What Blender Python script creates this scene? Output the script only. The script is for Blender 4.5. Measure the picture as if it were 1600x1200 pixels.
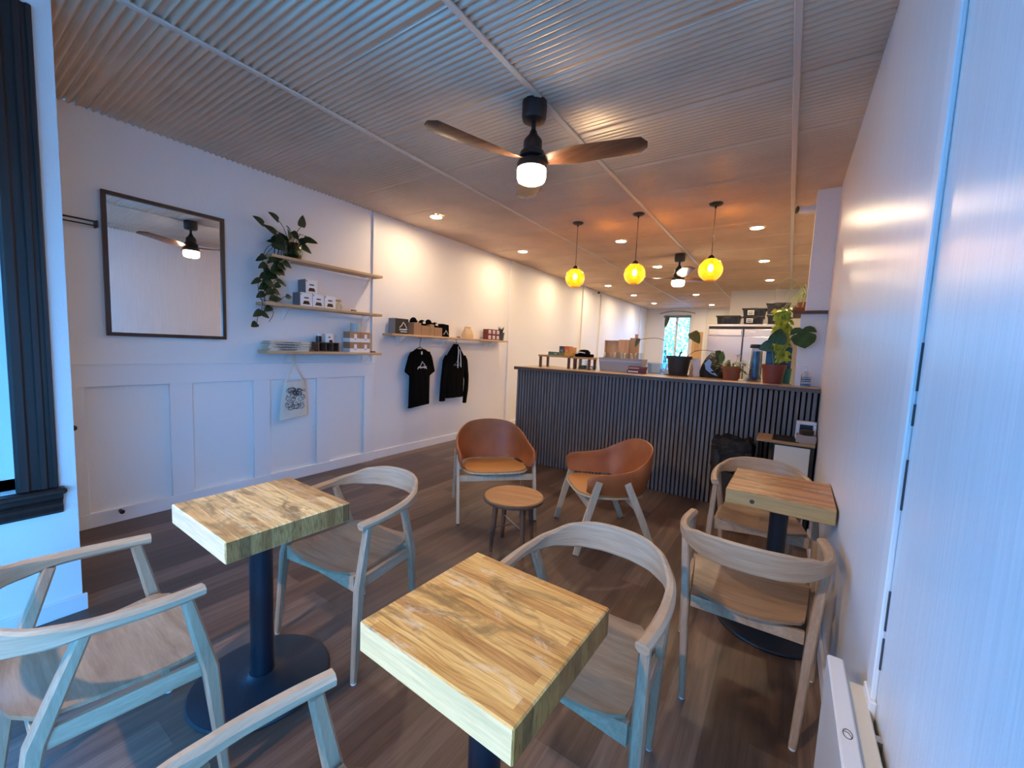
import bpy, bmesh, math, random
from mathutils import Vector, Matrix
for o in list(bpy.data.objects): bpy.data.objects.remove(o)
SC = bpy.context.scene
COL = SC.collection
PI = math.pi
random.seed(7)

# ------------------------------------------------------------------ camera
cam_d = bpy.data.cameras.new('camera'); cam = bpy.data.objects.new('camera', cam_d); COL.objects.link(cam)
YAW, PITCH, ROLL, FPX = 0.5910, 0.0899, 0.0434, 638.0
cy, sy = math.cos(YAW), math.sin(YAW); cp, sp = math.cos(PITCH), math.sin(PITCH); cr, sr = math.cos(ROLL), math.sin(ROLL)
fw = Vector((-sy*cp, cy*cp, -sp)); rt = Vector((cy, sy, 0)); up = rt.cross(fw)
rt2 = rt*cr + up*sr; up2 = -rt*sr + up*cr
cam.matrix_world = Matrix(((rt2.x, up2.x, -fw.x, 0), (rt2.y, up2.y, -fw.y, 0), (rt2.z, up2.z, -fw.z, 1.42), (0, 0, 0, 1)))
cam_d.sensor_fit = 'HORIZONTAL'; cam_d.sensor_width = 36.0; cam_d.lens = 36.0*FPX/1600.0
cam_d.clip_start = 0.02; cam_d.clip_end = 200
SC.camera = cam

# ------------------------------------------------------------------ world and exposure
SKY_STRENGTH = 15
LAMP = 1.0
w = bpy.data.worlds.new('sky'); SC.world = w; w.use_nodes = True
wn = w.node_tree.nodes; wl = w.node_tree.links
bg = wn['Background']; bg.inputs[1].default_value = SKY_STRENGTH
wtc = wn.new('ShaderNodeTexCoord'); wsep = wn.new('ShaderNodeSeparateXYZ'); wr = wn.new('ShaderNodeValToRGB')
wl.new(wtc.outputs['Generated'], wsep.inputs[0]); wl.new(wsep.outputs[2], wr.inputs[0]); wl.new(wr.outputs[0], bg.inputs[0])
wr.color_ramp.elements[0].position = 0.0; wr.color_ramp.elements[0].color = (0.10, 0.43, 1.0, 1)
wr.color_ramp.elements[1].position = 0.6; wr.color_ramp.elements[1].color = (0.07, 0.38, 1.0, 1)
vs = SC.view_settings
vs.view_transform = 'Standard'; vs.look = 'None'; vs.gamma = 1; vs.use_curve_mapping = False; vs.exposure = 0.50

# ------------------------------------------------------------------ materials
def mat(name, color=(.8, .8, .8), rough=.5, metal=0.0, emit=None, estr=0.0, spec=0.5, coat=0.0):
    m = bpy.data.materials.new(name); m.use_nodes = True
    b = m.node_tree.nodes['Principled BSDF']
    b.inputs['Base Color'].default_value = (*color, 1); b.inputs['Roughness'].default_value = rough
    b.inputs['Metallic'].default_value = metal; b.inputs['Specular IOR Level'].default_value = spec
    b.inputs['Coat Weight'].default_value = coat
    if emit: b.inputs['Emission Color'].default_value = (*emit, 1); b.inputs['Emission Strength'].default_value = estr
    return m
def N(m, t): return m.node_tree.nodes.new(t)
def L(m, a, b): m.node_tree.links.new(a, b)
def coords(m, scale=(1, 1, 1), loc=(0, 0, 0), rot=(0, 0, 0)):
    tc = N(m, 'ShaderNodeTexCoord'); mp = N(m, 'ShaderNodeMapping')
    mp.inputs['Scale'].default_value = scale; mp.inputs['Location'].default_value = loc; mp.inputs['Rotation'].default_value = rot
    L(m, tc.outputs['Object'], mp.inputs[0]); return mp.outputs[0]
def ramp(m, fac, stops):
    r = N(m, 'ShaderNodeValToRGB'); e = r.color_ramp.elements
    e[0].position = stops[0][0]; e[0].color = (*stops[0][1], 1); e[1].position = stops[-1][0]; e[1].color = (*stops[-1][1], 1)
    for p, c in stops[1:-1]: k = e.new(p); k.color = (*c, 1)
    L(m, fac, r.inputs[0]); return r.outputs[0]
def noise(m, vec, scale=5, detail=4, rough=.55, dist=0.0):
    n = N(m, 'ShaderNodeTexNoise'); n.inputs['Scale'].default_value = scale; n.inputs['Detail'].default_value = detail
    n.inputs['Roughness'].default_value = rough; n.inputs['Distortion'].default_value = dist; L(m, vec, n.inputs['Vector']); return n.outputs[0]
def bump(m, h, strength=.2, dist=.01):
    b = N(m, 'ShaderNodeBump'); b.inputs['Strength'].default_value = strength; b.inputs['Distance'].default_value = dist
    L(m, h, b.inputs['Height']); L(m, b.outputs[0], m.node_tree.nodes['Principled BSDF'].inputs['Normal'])
def setcol(m, out): L(m, out, m.node_tree.nodes['Principled BSDF'].inputs['Base Color'])
def mixc(m, fac, a, b, mode='MIX'):
    x = N(m, 'ShaderNodeMix'); x.data_type = 'RGBA'; x.blend_type = mode
    for s, v in ((0, fac), (6, a), (7, b)):
        if isinstance(v, (int, float)): x.inputs[s].default_value = v
        elif isinstance(v, tuple): x.inputs[s].default_value = (*v, 1)
        else: L(m, v, x.inputs[s])
    return x.outputs[2]
def wood(name, c1, c2, c3, axis='y', rough=.45, fine=60, coat=0.0):
    m = mat(name, c2, rough, coat=coat)
    s = {'x': (1.2, 14, 14), 'y': (14, 1.2, 14), 'z': (14, 14, 1.2), 'h': (1.6, 1.6, 30)}[axis]
    v = coords(m, s)
    a = noise(m, v, 1.6, 5, .6, .6)
    col = ramp(m, a, [(.3, c1), (.52, c2), (.72, c3)])
    s2 = {'x': (.05, 1, 1), 'y': (1, .05, 1), 'z': (1, 1, .05), 'h': (.05, .05, 1)}[axis]
    f = noise(m, coords(m, s2), fine*3, 3, .7)
    fr = ramp(m, f, [(.35, (.80, .80, .80)), (.6, (1, 1, 1))])
    setcol(m, mixc(m, .8, col, fr, 'MULTIPLY')); bump(m, f, .08, .002)
    return m
def painted(name, color, rough, bscale=90, bstr=.25, stretch=None, bdist=.003):
    m = mat(name, color, rough)
    v = coords(m, stretch or (1, 1, 1))
    h = noise(m, v, bscale, 3, .6); bump(m, h, bstr, bdist); return m

M = {}
M['wall'] = painted('white_wall_paint', (.80, .79, .77), .5, 70, .35, None, .004)
M['wall_gloss'] = mat('glossy_white_wall_paint', (.72, .72, .71), .28, spec=.14)
_m = M['wall_gloss']
_h1 = noise(_m, coords(_m, (1, 9, .9)), 9, 5, .65, .4); _h2 = noise(_m, coords(_m, (1, 1, 1)), 55, 4, .6)
_ad = N(_m, 'ShaderNodeMath'); _ad.operation = 'MULTIPLY_ADD'; _ad.inputs[1].default_value = .35; L(_m, _h2, _ad.inputs[0]); L(_m, _h1, _ad.inputs[2])
bump(_m, _ad.outputs[0], .16, .006)
_sc = ramp(_m, noise(_m, coords(_m, (1, 30, .6)), 6, 2, .5), [(.40, (.70, .70, .70)), (.72, (.77, .77, .77))]); setcol(_m, _sc)
M['wall_side'] = painted('satin_white_side_wall_paint', (.78, .77, .74), .32, 40, .3, (1, 3, .6), .004)
M['trim'] = mat('white_trim_paint', (.78, .78, .78), .4)
M['ceiling'] = mat('corrugated_ceiling_paint', (.46, .41, .36), .33, .25)
_m = M['ceiling']; setcol(_m, ramp(_m, noise(_m, coords(_m, (.6, .6, 1)), 3, 4, .6), [(.3, (.66, .49, .35)), (.7, (.80, .60, .43))]))
M['batten'] = mat('ceiling_batten_paint', (.62, .55, .48), .5)
M['darkwood'] = wood('dark_stained_window_wood', (.012, .006, .005), (.022, .009, .007), (.034, .014, .011), 'z', .5)
M['mirrorframe'] = wood('walnut_mirror_frame', (.035, .016, .010), (.060, .028, .017), (.085, .04, .024), 'z', .4)
M['oak'] = wood('greyed_oak', (.36, .235, .145), (.46, .315, .205), (.54, .385, .26), 'y', .42)
M['oakz'] = wood('greyed_oak_upright', (.32, .21, .13), (.42, .285, .185), (.50, .355, .24), 'z', .42)
M['oakband'] = wood('greyed_oak_bent_band', (.40, .27, .17), (.47, .33, .215), (.53, .38, .255), 'h', .40)
M['oakx'] = wood('oak_seat_veneer', (.24, .145, .085), (.34, .22, .135), (.43, .30, .195), 'x', .36)
M['birch'] = wood('pale_birch', (.45, .36, .25), (.54, .44, .32), (.62, .52, .39), 'z', .45)
M['walnut'] = wood('brown_walnut_stool', (.09, .045, .028), (.13, .065, .04), (.17, .09, .055), 'z', .4)
M['stooltop'] = wood('oak_stool_top', (.36, .16, .055), (.46, .22, .08), (.54, .29, .12), 'x', .5)
M['leather'] = mat('tan_leather', (.30, .105, .035), .42, spec=.3)
_m = M['leather']; _n = noise(_m, coords(_m), 300, 3, .6); bump(_m, _n, .15, .002); setcol(_m, ramp(_m, noise(_m, coords(_m), 6, 3, .5), [(.3, (.26, .075, .024)), (.7, (.38, .12, .04))]))
M['seatpad'] = mat('tan_seat_leather', (.52, .24, .075), .5)
M['shelf'] = wood('pine_shelf', (.48, .30, .15), (.60, .40, .22), (.68, .48, .29), 'y', .5)
M['pine'] = wood('pine_riser', (.36, .19, .08), (.48, .28, .13), (.58, .37, .19), 'x', .5)
M['crate'] = wood('pine_crate', (.55, .33, .15), (.68, .44, .22), (.78, .54, .30), 'z', .5)
M['fanblade'] = wood('walnut_fan_blade', (.10, .038, .018), (.17, .07, .035), (.24, .11, .06), 'x', .35)
M['black'] = mat('matte_black_metal', (.012, .012, .014), .42)
M['blackpost'] = mat('black_powder_coated_steel', (.006, .011, .020), .36)
M['iron'] = painted('black_cast_iron_base', (.008, .020, .032), .38, 160, .3)
M['glide'] = mat('white_plastic_glide', (.7, .75, .8), .4)
M['steelrod'] = mat('steel_rod', (.5, .5, .5), .3, 1)
M['white'] = mat('white_plastic', (.80, .80, .80), .4)
M['heater'] = mat('white_enamel', (.74, .76, .78), .3)
M['cream'] = mat('cream_enamel', (.70, .68, .60), .4)
M['kraft'] = mat('kraft_card', (.38, .215, .115), .7)
M['kraftlight'] = mat('light_kraft_paper', (.62, .44, .27), .7)
M['cardbox'] = mat('card_box_grey_kraft', (.36, .30, .25), .7)
M['blackfab'] = painted('black_cotton', (.0025, .0025, .003), 1.0, 400, .3)
M['blackfab'].node_tree.nodes['Principled BSDF'].inputs['Specular IOR Level'].default_value = .08
M['blackcard'] = mat('black_card', (.012, .012, .013), .5)
M['print'] = mat('pale_print', (.75, .75, .75), .7)
M['greycard'] = mat('grey_card', (.22, .22, .22), .6)
M['canvas'] = painted('natural_canvas', (.70, .66, .56), .9, 500, .4)
M['ink'] = mat('dark_print_ink', (.05, .05, .055), .7)
M['darkjar'] = mat('dark_jar', (.02, .012, .008), .2)
M['terra'] = mat('terracotta', (.33, .10, .045), .7)
M['redpot'] = mat('red_brown_pot', (.20, .045, .028), .45)
M['greenpot'] = mat('dark_green_pot', (.05, .07, .04), .4)
M['potblack'] = mat('black_plastic_pot', (.02, .02, .02), .5)
M['soil'] = mat('soil', (.02, .012, .008), .9)
def leafmat(n, c, c2, rough=.35):
    m = mat(n, c, rough); setcol(m, ramp(m, noise(m, coords(m), 25, 3, .5), [(.35, c), (.7, c2)])); return m
M['leafdark'] = leafmat('dark_green_leaf', (.006, .022, .008), (.016, .05, .018))
M['leafmon'] = leafmat('monstera_leaf', (.010, .045, .008), (.03, .11, .02))
M['leafolive'] = leafmat('olive_leaf', (.06, .09, .035), (.10, .14, .05))
M['leaflime'] = leafmat('lime_leaf', (.30, .42, .04), (.50, .60, .09))
M['leafmid'] = leafmat('mid_green_leaf', (.06, .13, .03), (.14, .24, .06))
M['stem'] = mat('plant_stem', (.05, .045, .03), .6)
M['stemgreen'] = mat('green_stem', (.10, .20, .06), .5)
M['spider'] = mat('pale_green_strap_leaf', (.50, .60, .28), .5)
M['steel'] = mat('brushed_stainless', (.62, .60, .58), .30, 1)
_m = M['steel']; bump(_m, noise(_m, coords(_m, (1.2, 1, 3)), 1.3, 1, .5, .4), .12, .05)
M['tote'] = mat('black_tote_plastic', (.012, .010, .009), .35)
M['binbag'] = mat('black_bin_liner', (.006, .008, .012), .14)
_m = M['binbag']; bump(_m, noise(_m, coords(_m), 14, 5, .6, 1.5), .9, .05)
M['felt'] = mat('black_felt', (.006, .006, .007), .95)
M['slat'] = wood('charcoal_oak_slat', (.14, .120, .115), (.19, .165, .16), (.24, .21, .205), 'z', .5)
M['teal'] = mat('teal_tumbler', (.02, .16, .12), .35)
M['salmon'] = mat('salmon_ceramic', (.60, .30, .22), .5)
M['mirror'] = mat('mirror_glass', (.92, .93, .92), .01, 1)
M['screen'] = mat('dark_screen', (.01, .012, .018), .15)
M['rust'] = mat('dark_red_tin', (.15, .02, .02), .4)
M['plate'] = mat('white_plate', (.75, .73, .70), .4)
M['outdoor'] = mat('pavement', (.30, .30, .30), .8)
M['bark'] = mat('bark', (.10, .08, .06), .9)
M['treeleaf'] = leafmat('outdoor_tree_leaf', (.35, .70, .40), (.65, .90, .60), .7)
M['blue_glint'] = mat('painted_blue_glint', (.25, .45, .75), .3)
M['cardlog'] = mat('beige_board', (.55, .36, .18), .7)
M['greybox'] = mat('grey_white_plastic', (.42, .41, .39), .35)
for n, c in (('tea_green', (.06, .14, .07)), ('tea_sage', (.30, .36, .26)), ('tea_olive', (.20, .22, .06)), ('tea_yellow', (.75, .38, .05)), ('tea_orange', (.80, .17, .02)), ('tea_peach', (.80, .40, .13)), ('tea_plum', (.06, .055, .09))):
    M[n] = mat(n + '_card', c, .6)

def glassy(name, tint, gl=.12, rough=.02, alpha=.88):
    m = bpy.data.materials.new(name); m.use_nodes = True; nt = m.node_tree; nt.nodes.clear()
    out = nt.nodes.new('ShaderNodeOutputMaterial'); tr = nt.nodes.new('ShaderNodeBsdfTransparent'); g = nt.nodes.new('ShaderNodeBsdfGlossy')
    mx = nt.nodes.new('ShaderNodeMixShader'); fr = nt.nodes.new('ShaderNodeLayerWeight'); fr.inputs[0].default_value = gl*2
    tr.inputs[0].default_value = (*tint, 1); g.inputs['Roughness'].default_value = rough; g.inputs[0].default_value = (*[min(1, .5+.5*t) for t in tint], 1)
    mu = nt.nodes.new('ShaderNodeMath'); mu.operation = 'MULTIPLY'; mu.inputs[1].default_value = .7
    nt.links.new(fr.outputs['Facing'], mu.inputs[0]); nt.links.new(mu.outputs[0], mx.inputs[0]); nt.links.new(tr.outputs[0], mx.inputs[1]); nt.links.new(g.outputs[0], mx.inputs[2]); nt.links.new(mx.outputs[0], out.inputs[0])
    return m
def add_glow(m, col, share):
    nt = m.node_tree; out = [n for n in nt.nodes if n.type == 'OUTPUT_MATERIAL'][0]; src = out.inputs[0].links[0].from_socket
    tl = nt.nodes.new('ShaderNodeBsdfTranslucent'); tl.inputs[0].default_value = (*col, 1); mx = nt.nodes.new('ShaderNodeMixShader'); mx.inputs[0].default_value = share
    nt.links.new(src, mx.inputs[1]); nt.links.new(tl.outputs[0], mx.inputs[2]); nt.links.new(mx.outputs[0], out.inputs[0])
M['clear'] = glassy('clear_glass', (.93, .96, .97), .2)
M['clearplastic'] = glassy('clear_plastic', (.80, .86, .92), .35, .15)
M['amber'] = glassy('amber_glass', (1.0, .74, .22), .35, .03); add_glow(M['amber'], (1.0, .62, .10), .14)
M['greenglass'] = glassy('green_glass', (.25, .33, .22), .3)
M['bulb'] = mat('warm_bulb', (1, .8, .5), .5, emit=(1, .66, .26), estr=120*LAMP)
M['downlight'] = mat('warm_led_diffuser', (1, .9, .8), .5, emit=(1, .74, .47), estr=285*LAMP)
M['downlight_dim'] = mat('warm_led_diffuser_dimmed', (1, .9, .8), .5, emit=(1, .74, .47), estr=55*LAMP)
M['fanlamp'] = mat('neutral_led_diffuser', (1, .95, .85), .5, emit=(1, .80, .54), estr=50*LAMP)

# floor planks along y
m = mat('dark_vinyl_plank', (.1, .07, .05), .42); M['floor'] = m
v = coords(m, (1, 1, 1), (0, 0, 0), (0, 0, PI/2))
bt = N(m, 'ShaderNodeTexBrick'); bt.inputs['Scale'].default_value = 1; bt.inputs['Brick Width'].default_value = 1.22; bt.inputs['Row Height'].default_value = .15
bt.inputs['Mortar Size'].default_value = .0008; bt.offset = .37; bt.offset_frequency = 3
bt.inputs['Color1'].default_value = (0, 0, 0, 1); bt.inputs['Color2'].default_value = (1, 1, 1, 1); bt.inputs['Mortar'].default_value = (0, 0, 0, 1); bt.inputs['Bias'].default_value = 0
L(m, v, bt.inputs['Vector'])
pc = ramp(m, bt.outputs['Color'], [(0, (.095, .056, .040)), (.4, (.135, .084, .062)), (.75, (.175, .114, .086)), (1, (.22, .15, .115))])
g1 = noise(m, coords(m, (16, .9, 1)), 1.5, 5, .65, .8)
pc = mixc(m, .75, pc, ramp(m, g1, [(.3, (.42, .42, .42)), (.7, (1.25, 1.25, 1.25))]), 'MULTIPLY')
g2 = noise(m, coords(m, (90, 3, 1)), 2, 3, .6)
pc = mixc(m, .5, pc, ramp(m, g2, [(.35, (.7, .7, .7)), (.65, (1.1, 1.1, 1.1))]), 'MULTIPLY')
setcol(m, pc); bump(m, g2, .06, .002)

# reclaimed butcher block table tops: strips run along x
def block_mat(name, seed, light, mid, dark, endgrain=False):
    m = mat(name, mid, .36 if not endgrain else .5)
    v = coords(m, (1, 1, 0), (seed*1.7, seed*.613+.012, 0))
    b = N(m, 'ShaderNodeTexBrick'); b.inputs['Scale'].default_value = 1; b.inputs['Brick Width'].default_value = .9; b.inputs['Row Height'].default_value = .034
    b.inputs['Mortar Size'].default_value = .0005; b.offset = .43; b.inputs['Color1'].default_value = (0, 0, 0, 1); b.inputs['Color2'].default_value = (1, 1, 1, 1); b.inputs['Mortar'].default_value = (.2, .2, .2, 1)
    L(m, v, b.inputs['Vector'])
    half = tuple((x+y)/2 for x, y in zip(dark, mid))
    c = ramp(m, b.outputs['Color'], [(0, half if not endgrain else dark), (.25, mid), (.6, light), (1, tuple(min(1, x*1.12) for x in light))])
    # long wandering grain lines
    base = N(m, 'ShaderNodeMapping'); tc = N(m, 'ShaderNodeTexCoord'); base.inputs['Scale'].default_value = (1, 1, 1); base.inputs['Location'].default_value = (seed, seed*2, 0); L(m, tc.outputs['Object'], base.inputs[0])
    wob = noise(m, coords(m, (5, 14, 5), (seed, 0, 0)), 1, 3, .5)
    wm = N(m, 'ShaderNodeMath'); wm.operation = 'MULTIPLY'; wm.inputs[1].default_value = .030; L(m, wob, wm.inputs[0])
    cb = N(m, 'ShaderNodeCombineXYZ'); L(m, wm.outputs[0], cb.inputs[1]); ad = N(m, 'ShaderNodeVectorMath'); ad.operation = 'ADD'; L(m, base.outputs[0], ad.inputs[0]); L(m, cb.outputs[0], ad.inputs[1])
    sc = N(m, 'ShaderNodeVectorMath'); sc.operation = 'MULTIPLY'; sc.inputs[1].default_value = (2.2, 60, 10); L(m, ad.outputs[0], sc.inputs[0])
    g = noise(m, sc.outputs[0], 2.6, 5, .62, .5)
    c = mixc(m, .85, c, ramp(m, g, [(.30, (.30, .20, .13)), (.43, (.80, .66, .50)), (.56, (1.06, 1.02, .95)), (.8, (1.15, 1.12, 1.05))]), 'MULTIPLY')
    if not endgrain:
        p = noise(m, coords(m, (4, 10, 3), (seed*3.1, seed, 0)), 1.5, 5, .62, .9)
        c = mixc(m, ramp(m, p, [(.52, (0, 0, 0)), (.66, (.80, .80, .80))]), c, tuple(x*.32 for x in mid))
        p2 = noise(m, coords(m, (5, 11, 3), (seed*1.3+4, seed+2, 0)), 1.6, 5, .7, .6)
        c = mixc(m, ramp(m, p2, [(.56, (0, 0, 0)), (.70, (.55, .55, .55))]), c, tuple(min(1, x*.6+.35) for x in light))
        bump(m, g, .25, .003)
    setcol(m, c); return m

# ------------------------------------------------------------------ mesh builder
class MB:
    def __init__(s): s.v = []; s.f = []; s.mi = []; s.m = 0
    def add(s, vs, fs):
        o = len(s.v); s.v += [tuple(p) for p in vs]; s.f += [tuple(i+o for i in f) for f in fs]; s.mi += [s.m]*len(fs); return s
    def box(s, x0, x1, y0, y1, z0, z1, bev=0.0, rot=None, org=None):
        x0, x1 = min(x0, x1), max(x0, x1); y0, y1 = min(y0, y1), max(y0, y1); z0, z1 = min(z0, z1), max(z0, z1)
        b = min(bev, (x1-x0)*.45, (y1-y0)*.45, (z1-z0)*.45)
        if b <= 0:
            vs = [(x, y, z) for z in (z0, z1) for y in (y0, y1) for x in (x0, x1)]
            fs = [(0, 2, 3, 1), (4, 5, 7, 6), (0, 1, 5, 4), (2, 6, 7, 3), (0, 4, 6, 2), (1, 3, 7, 5)]
        else:
            vs = []; idx = {}
            for i, (x, sx) in enumerate(((x0, 1), (x1, -1))):
                for j, (y, sy_) in enumerate(((y0, 1), (y1, -1))):
                    for k, (z, sz) in enumerate(((z0, 1), (z1, -1))):
                        for a in range(3):
                            p = [x+sx*b, y+sy_*b, z+sz*b]; p[a] = (x, y, z)[a]; idx[i, j, k, a] = len(vs); vs.append(tuple(p))
            def q(a, val):
                o = [(0, 0), (1, 0), (1, 1), (0, 1)]
                r = []
                for (u, w_) in o:
                    c = [0, 0, 0]; c[a] = val; c[(a+1) % 3] = u; c[(a+2) % 3] = w_; r.append(idx[(*c, a)])
                return r if val else r[::-1]
            fs = [tuple(q(a, val)) for a in range(3) for val in (0, 1)]
            for a in range(3):
                b_, c_ = (a+1) % 3, (a+2) % 3
                for u in (0, 1):
                    for w_ in (0, 1):
                        c0 = [0, 0, 0]; c0[b_] = u; c0[c_] = w_; c1 = list(c0); c1[a] = 1
                        f = [idx[(*c0, b_)], idx[(*c1, b_)], idx[(*c1, c_)], idx[(*c0, c_)]]
                        fs.append(tuple(f if (u ^ w_) else f[::-1]))
            for i in (0, 1):
                for j in (0, 1):
                    for k in (0, 1):
                        f = [idx[i, j, k, a] for a in range(3)]; fs.append(tuple(f if (i ^ j ^ k) else f[::-1]))
        if rot is not None:
            o = Vector(org or ((x0+x1)/2, (y0+y1)/2, (z0+z1)/2)); vs = [tuple(rot @ (Vector(p)-o) + o) for p in vs]
        return s.add(vs, fs)
    def rings(s, rings, close=True, cap=True):
        n = len(rings[0]); vs = [p for r in rings for p in r]; fs = []
        for i in range(len(rings)-1):
            for j in range(n if close else n-1):
                k = (j+1) % n; fs.append((i*n+j, i*n+k, (i+1)*n+k, (i+1)*n+j))
        if cap and close: fs.append(tuple(range(n))[::-1]); fs.append(tuple((len(rings)-1)*n+j for j in range(n)))
        return s.add(vs, fs)
    def lathe(s, prof, c=(0, 0, 0), seg=24, axis='z', cap=True):
        R = []
        for r, z in prof:
            ring = []
            for j in range(seg):
                a = 2*PI*j/seg; u, v_ = r*math.cos(a), r*math.sin(a)
                p = {'z': (u, v_, z), 'x': (z, u, v_), 'y': (v_, z, u)}[axis]
                ring.append((p[0]+c[0], p[1]+c[1], p[2]+c[2]))
            R.append(ring)
        return s.rings(R, True, cap)
    def tube(s, pts, r, seg=8, cap=True):
        P = [Vector(p) for p in pts]; R = []; n = None
        rr = r if isinstance(r, (list, tuple)) else [r]*len(P)
        for i, p in enumerate(P):
            t = (P[min(i+1, len(P)-1)]-P[max(i-1, 0)]).normalized()
            if n is None: n = t.orthogonal().normalized()
            else: n = (n-t*n.dot(t)).normalized()
            b = t.cross(n); R.append([tuple(p+(n*math.cos(2*PI*j/seg)+b*math.sin(2*PI*j/seg))*rr[i]) for j in range(seg)])
        return s.rings(R, True, cap)
    def bar(s, pts, wx, wy, up=(0, 0, 1), bev=.15):
        """rectangular section swept along pts; wx across (side), wy along 'up'; scalars or per-point lists"""
        P = [Vector(p) for p in pts]; R = []
        for i, p in enumerate(P):
            t = (P[min(i+1, len(P)-1)]-P[max(i-1, 0)]).normalized()
            u = Vector(up[i] if isinstance(up, list) else up); sd = t.cross(u).normalized(); u2 = sd.cross(t).normalized()
            a = (wx[i] if isinstance(wx, list) else wx)/2; b = (wy[i] if isinstance(wy, list) else wy)/2; e = min(a, b)*bev*2
            R.append([tuple(p+sd*x+u2*y) for x, y in ((-a+e, -b), (a-e, -b), (a, -b+e), (a, b-e), (a-e, b), (-a+e, b), (-a, b-e), (-a, -b+e))])
        return s.rings(R)
    def prism(s, poly, origin, ux, uy, depth):
        """flat polygon (u,v) at origin with axes ux, uy, extruded by depth along ux x uy"""
        o = Vector(origin); ux = Vector(ux); uy = Vector(uy); n = ux.cross(uy).normalized()*depth
        a = [tuple(o+ux*p[0]+uy*p[1]) for p in poly]; b = [tuple(Vector(q)+n) for q in a]; k = len(poly)
        return s.add(a+b, [tuple(range(k))[::-1], tuple(range(k, 2*k))]+[(i, (i+1) % k, (i+1) % k+k, i+k) for i in range(k)])
    def sphere(s, c, r, seg=16, rings=10, sc=(1, 1, 1)):
        R = []
        for i in range(rings+1):
            a = -PI/2+PI*i/rings; z = math.sin(a)*r; q = max(math.cos(a)*r, 1e-5)
            R.append([(c[0]+q*math.cos(2*PI*j/seg)*sc[0], c[1]+q*math.sin(2*PI*j/seg)*sc[1], c[2]+z*sc[2]) for j in range(seg)])
        return s.rings(R)
    def leaf(s, base, direc, normal, length, width, kind='heart', droop=.15, fold=.12, n=7):
        d = Vector(direc).normalized(); nn = Vector(normal); nn = (nn-d*nn.dot(d)); nn = nn.normalized() if nn.length > 1e-4 else d.orthogonal().normalized()
        sd = d.cross(nn); b = Vector(base); rows = []
        for i in range(n+1):
            t = i/n
            if kind == 'heart': wd = width*.5*(math.sin(PI*min(1, (t+.12)/1.12)**.62))**.75 if t < 1 else 0
            elif kind == 'round': wd = width*.5*math.sqrt(max(0, 1-(2*t-1)**2))
            else: wd = width*.5*(math.sin(PI*(t*.96+.04)))**.9 if t < 1 else 0
            wd = max(wd, width*.01)
            c = b+d*(length*t)-nn*(droop*length*t*t)
            rows.append([tuple(c-sd*wd+nn*fold*wd), tuple(c), tuple(c+sd*wd+nn*fold*wd)])
        th = nn*-.0012
        vs = [p for r in rows for p in r]; k = len(vs); vs += [tuple(Vector(p)+th) for p in vs]; fs = []
        for i in range(n):
            for j in range(2):
                a = i*3+j; fs.append((a, a+1, a+4, a+3)); fs.append((k+a, k+a+3, k+a+4, k+a+1))
        return s.add(vs, fs)
    def build(s, name, m, parent=None, smooth=False, loc=None):
        me = bpy.data.meshes.new(name); me.from_pydata(s.v, [], s.f); 
        ms = m if isinstance(m, list) else [m]
        for x in ms: me.materials.append(x)
        for p, i in zip(me.polygons, s.mi): p.material_index = i
        bm = bmesh.new(); bm.from_mesh(me); bmesh.ops.recalc_face_normals(bm, faces=bm.faces)
        if smooth:
            for f in bm.faces: f.smooth = True
            for e in bm.edges:
                if len(e.link_faces) == 2 and e.calc_face_angle(0) > (smooth if smooth is not True else .7): e.smooth = False
        bm.to_mesh(me); bm.free()
        o = bpy.data.objects.new(name, me); COL.objects.link(o)
        if parent: o.parent = parent
        if loc: o.location = loc
        return o
def tag(o, label, cat, group=None, kind=None):
    if label: o['label'] = label
    if cat: o['category'] = cat
    if group: o['group'] = group
    if kind: o['kind'] = kind
    return o
def thing(name, label, cat, loc=(0, 0, 0), rz=0, group=None):
    o = bpy.data.objects.new(name, None); COL.objects.link(o); o.location = loc; o.rotation_euler = (0, 0, rz); o.empty_display_size = .1
    return tag(o, label, cat, group)
def struct(name, mb, m, label=None, smooth=False):
    o = mb.build(name, m, None, smooth); o['kind'] = 'structure'
    if label: o['label'] = label
    return o
def dup(root, loc, rz, label, group=None):
    def cp(o, par):
        c = o.copy(); COL.objects.link(c); c.parent = par
        for ch in [x for x in bpy.data.objects if x.parent == o]: cp(ch, c)
        return c
    r = cp(root, None); r.location = loc; r.rotation_euler = (0, 0, rz); r['label'] = label
    if group: r['group'] = group
    return r
def arc(pts, n=6):
    """Catmull-Rom through pts"""
    P = [Vector(p) for p in pts]; out = []
    for i in range(len(P)-1):
        p0 = P[max(i-1, 0)]; p1 = P[i]; p2 = P[i+1]; p3 = P[min(i+2, len(P)-1)]
        for k in range(n):
            t = k/n; out.append(.5*((2*p1)+(-p0+p2)*t+(2*p0-5*p1+4*p2-p3)*t*t+(-p0+3*p1-3*p2+p3)*t**3))
    out.append(P[-1]); return out

# ------------------------------------------------------------------ the room
LX, RX, H = -4.05, 0.25, 2.885
YF, YB = -3.0, 14.0
SX = -2.86     # bay wall with the side window
struct('floor', MB().box(LX-.12, RX+.12, YF-.12, YB+.12, -.06, 0), M['floor'], 'dark brown wood plank floor')
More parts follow.
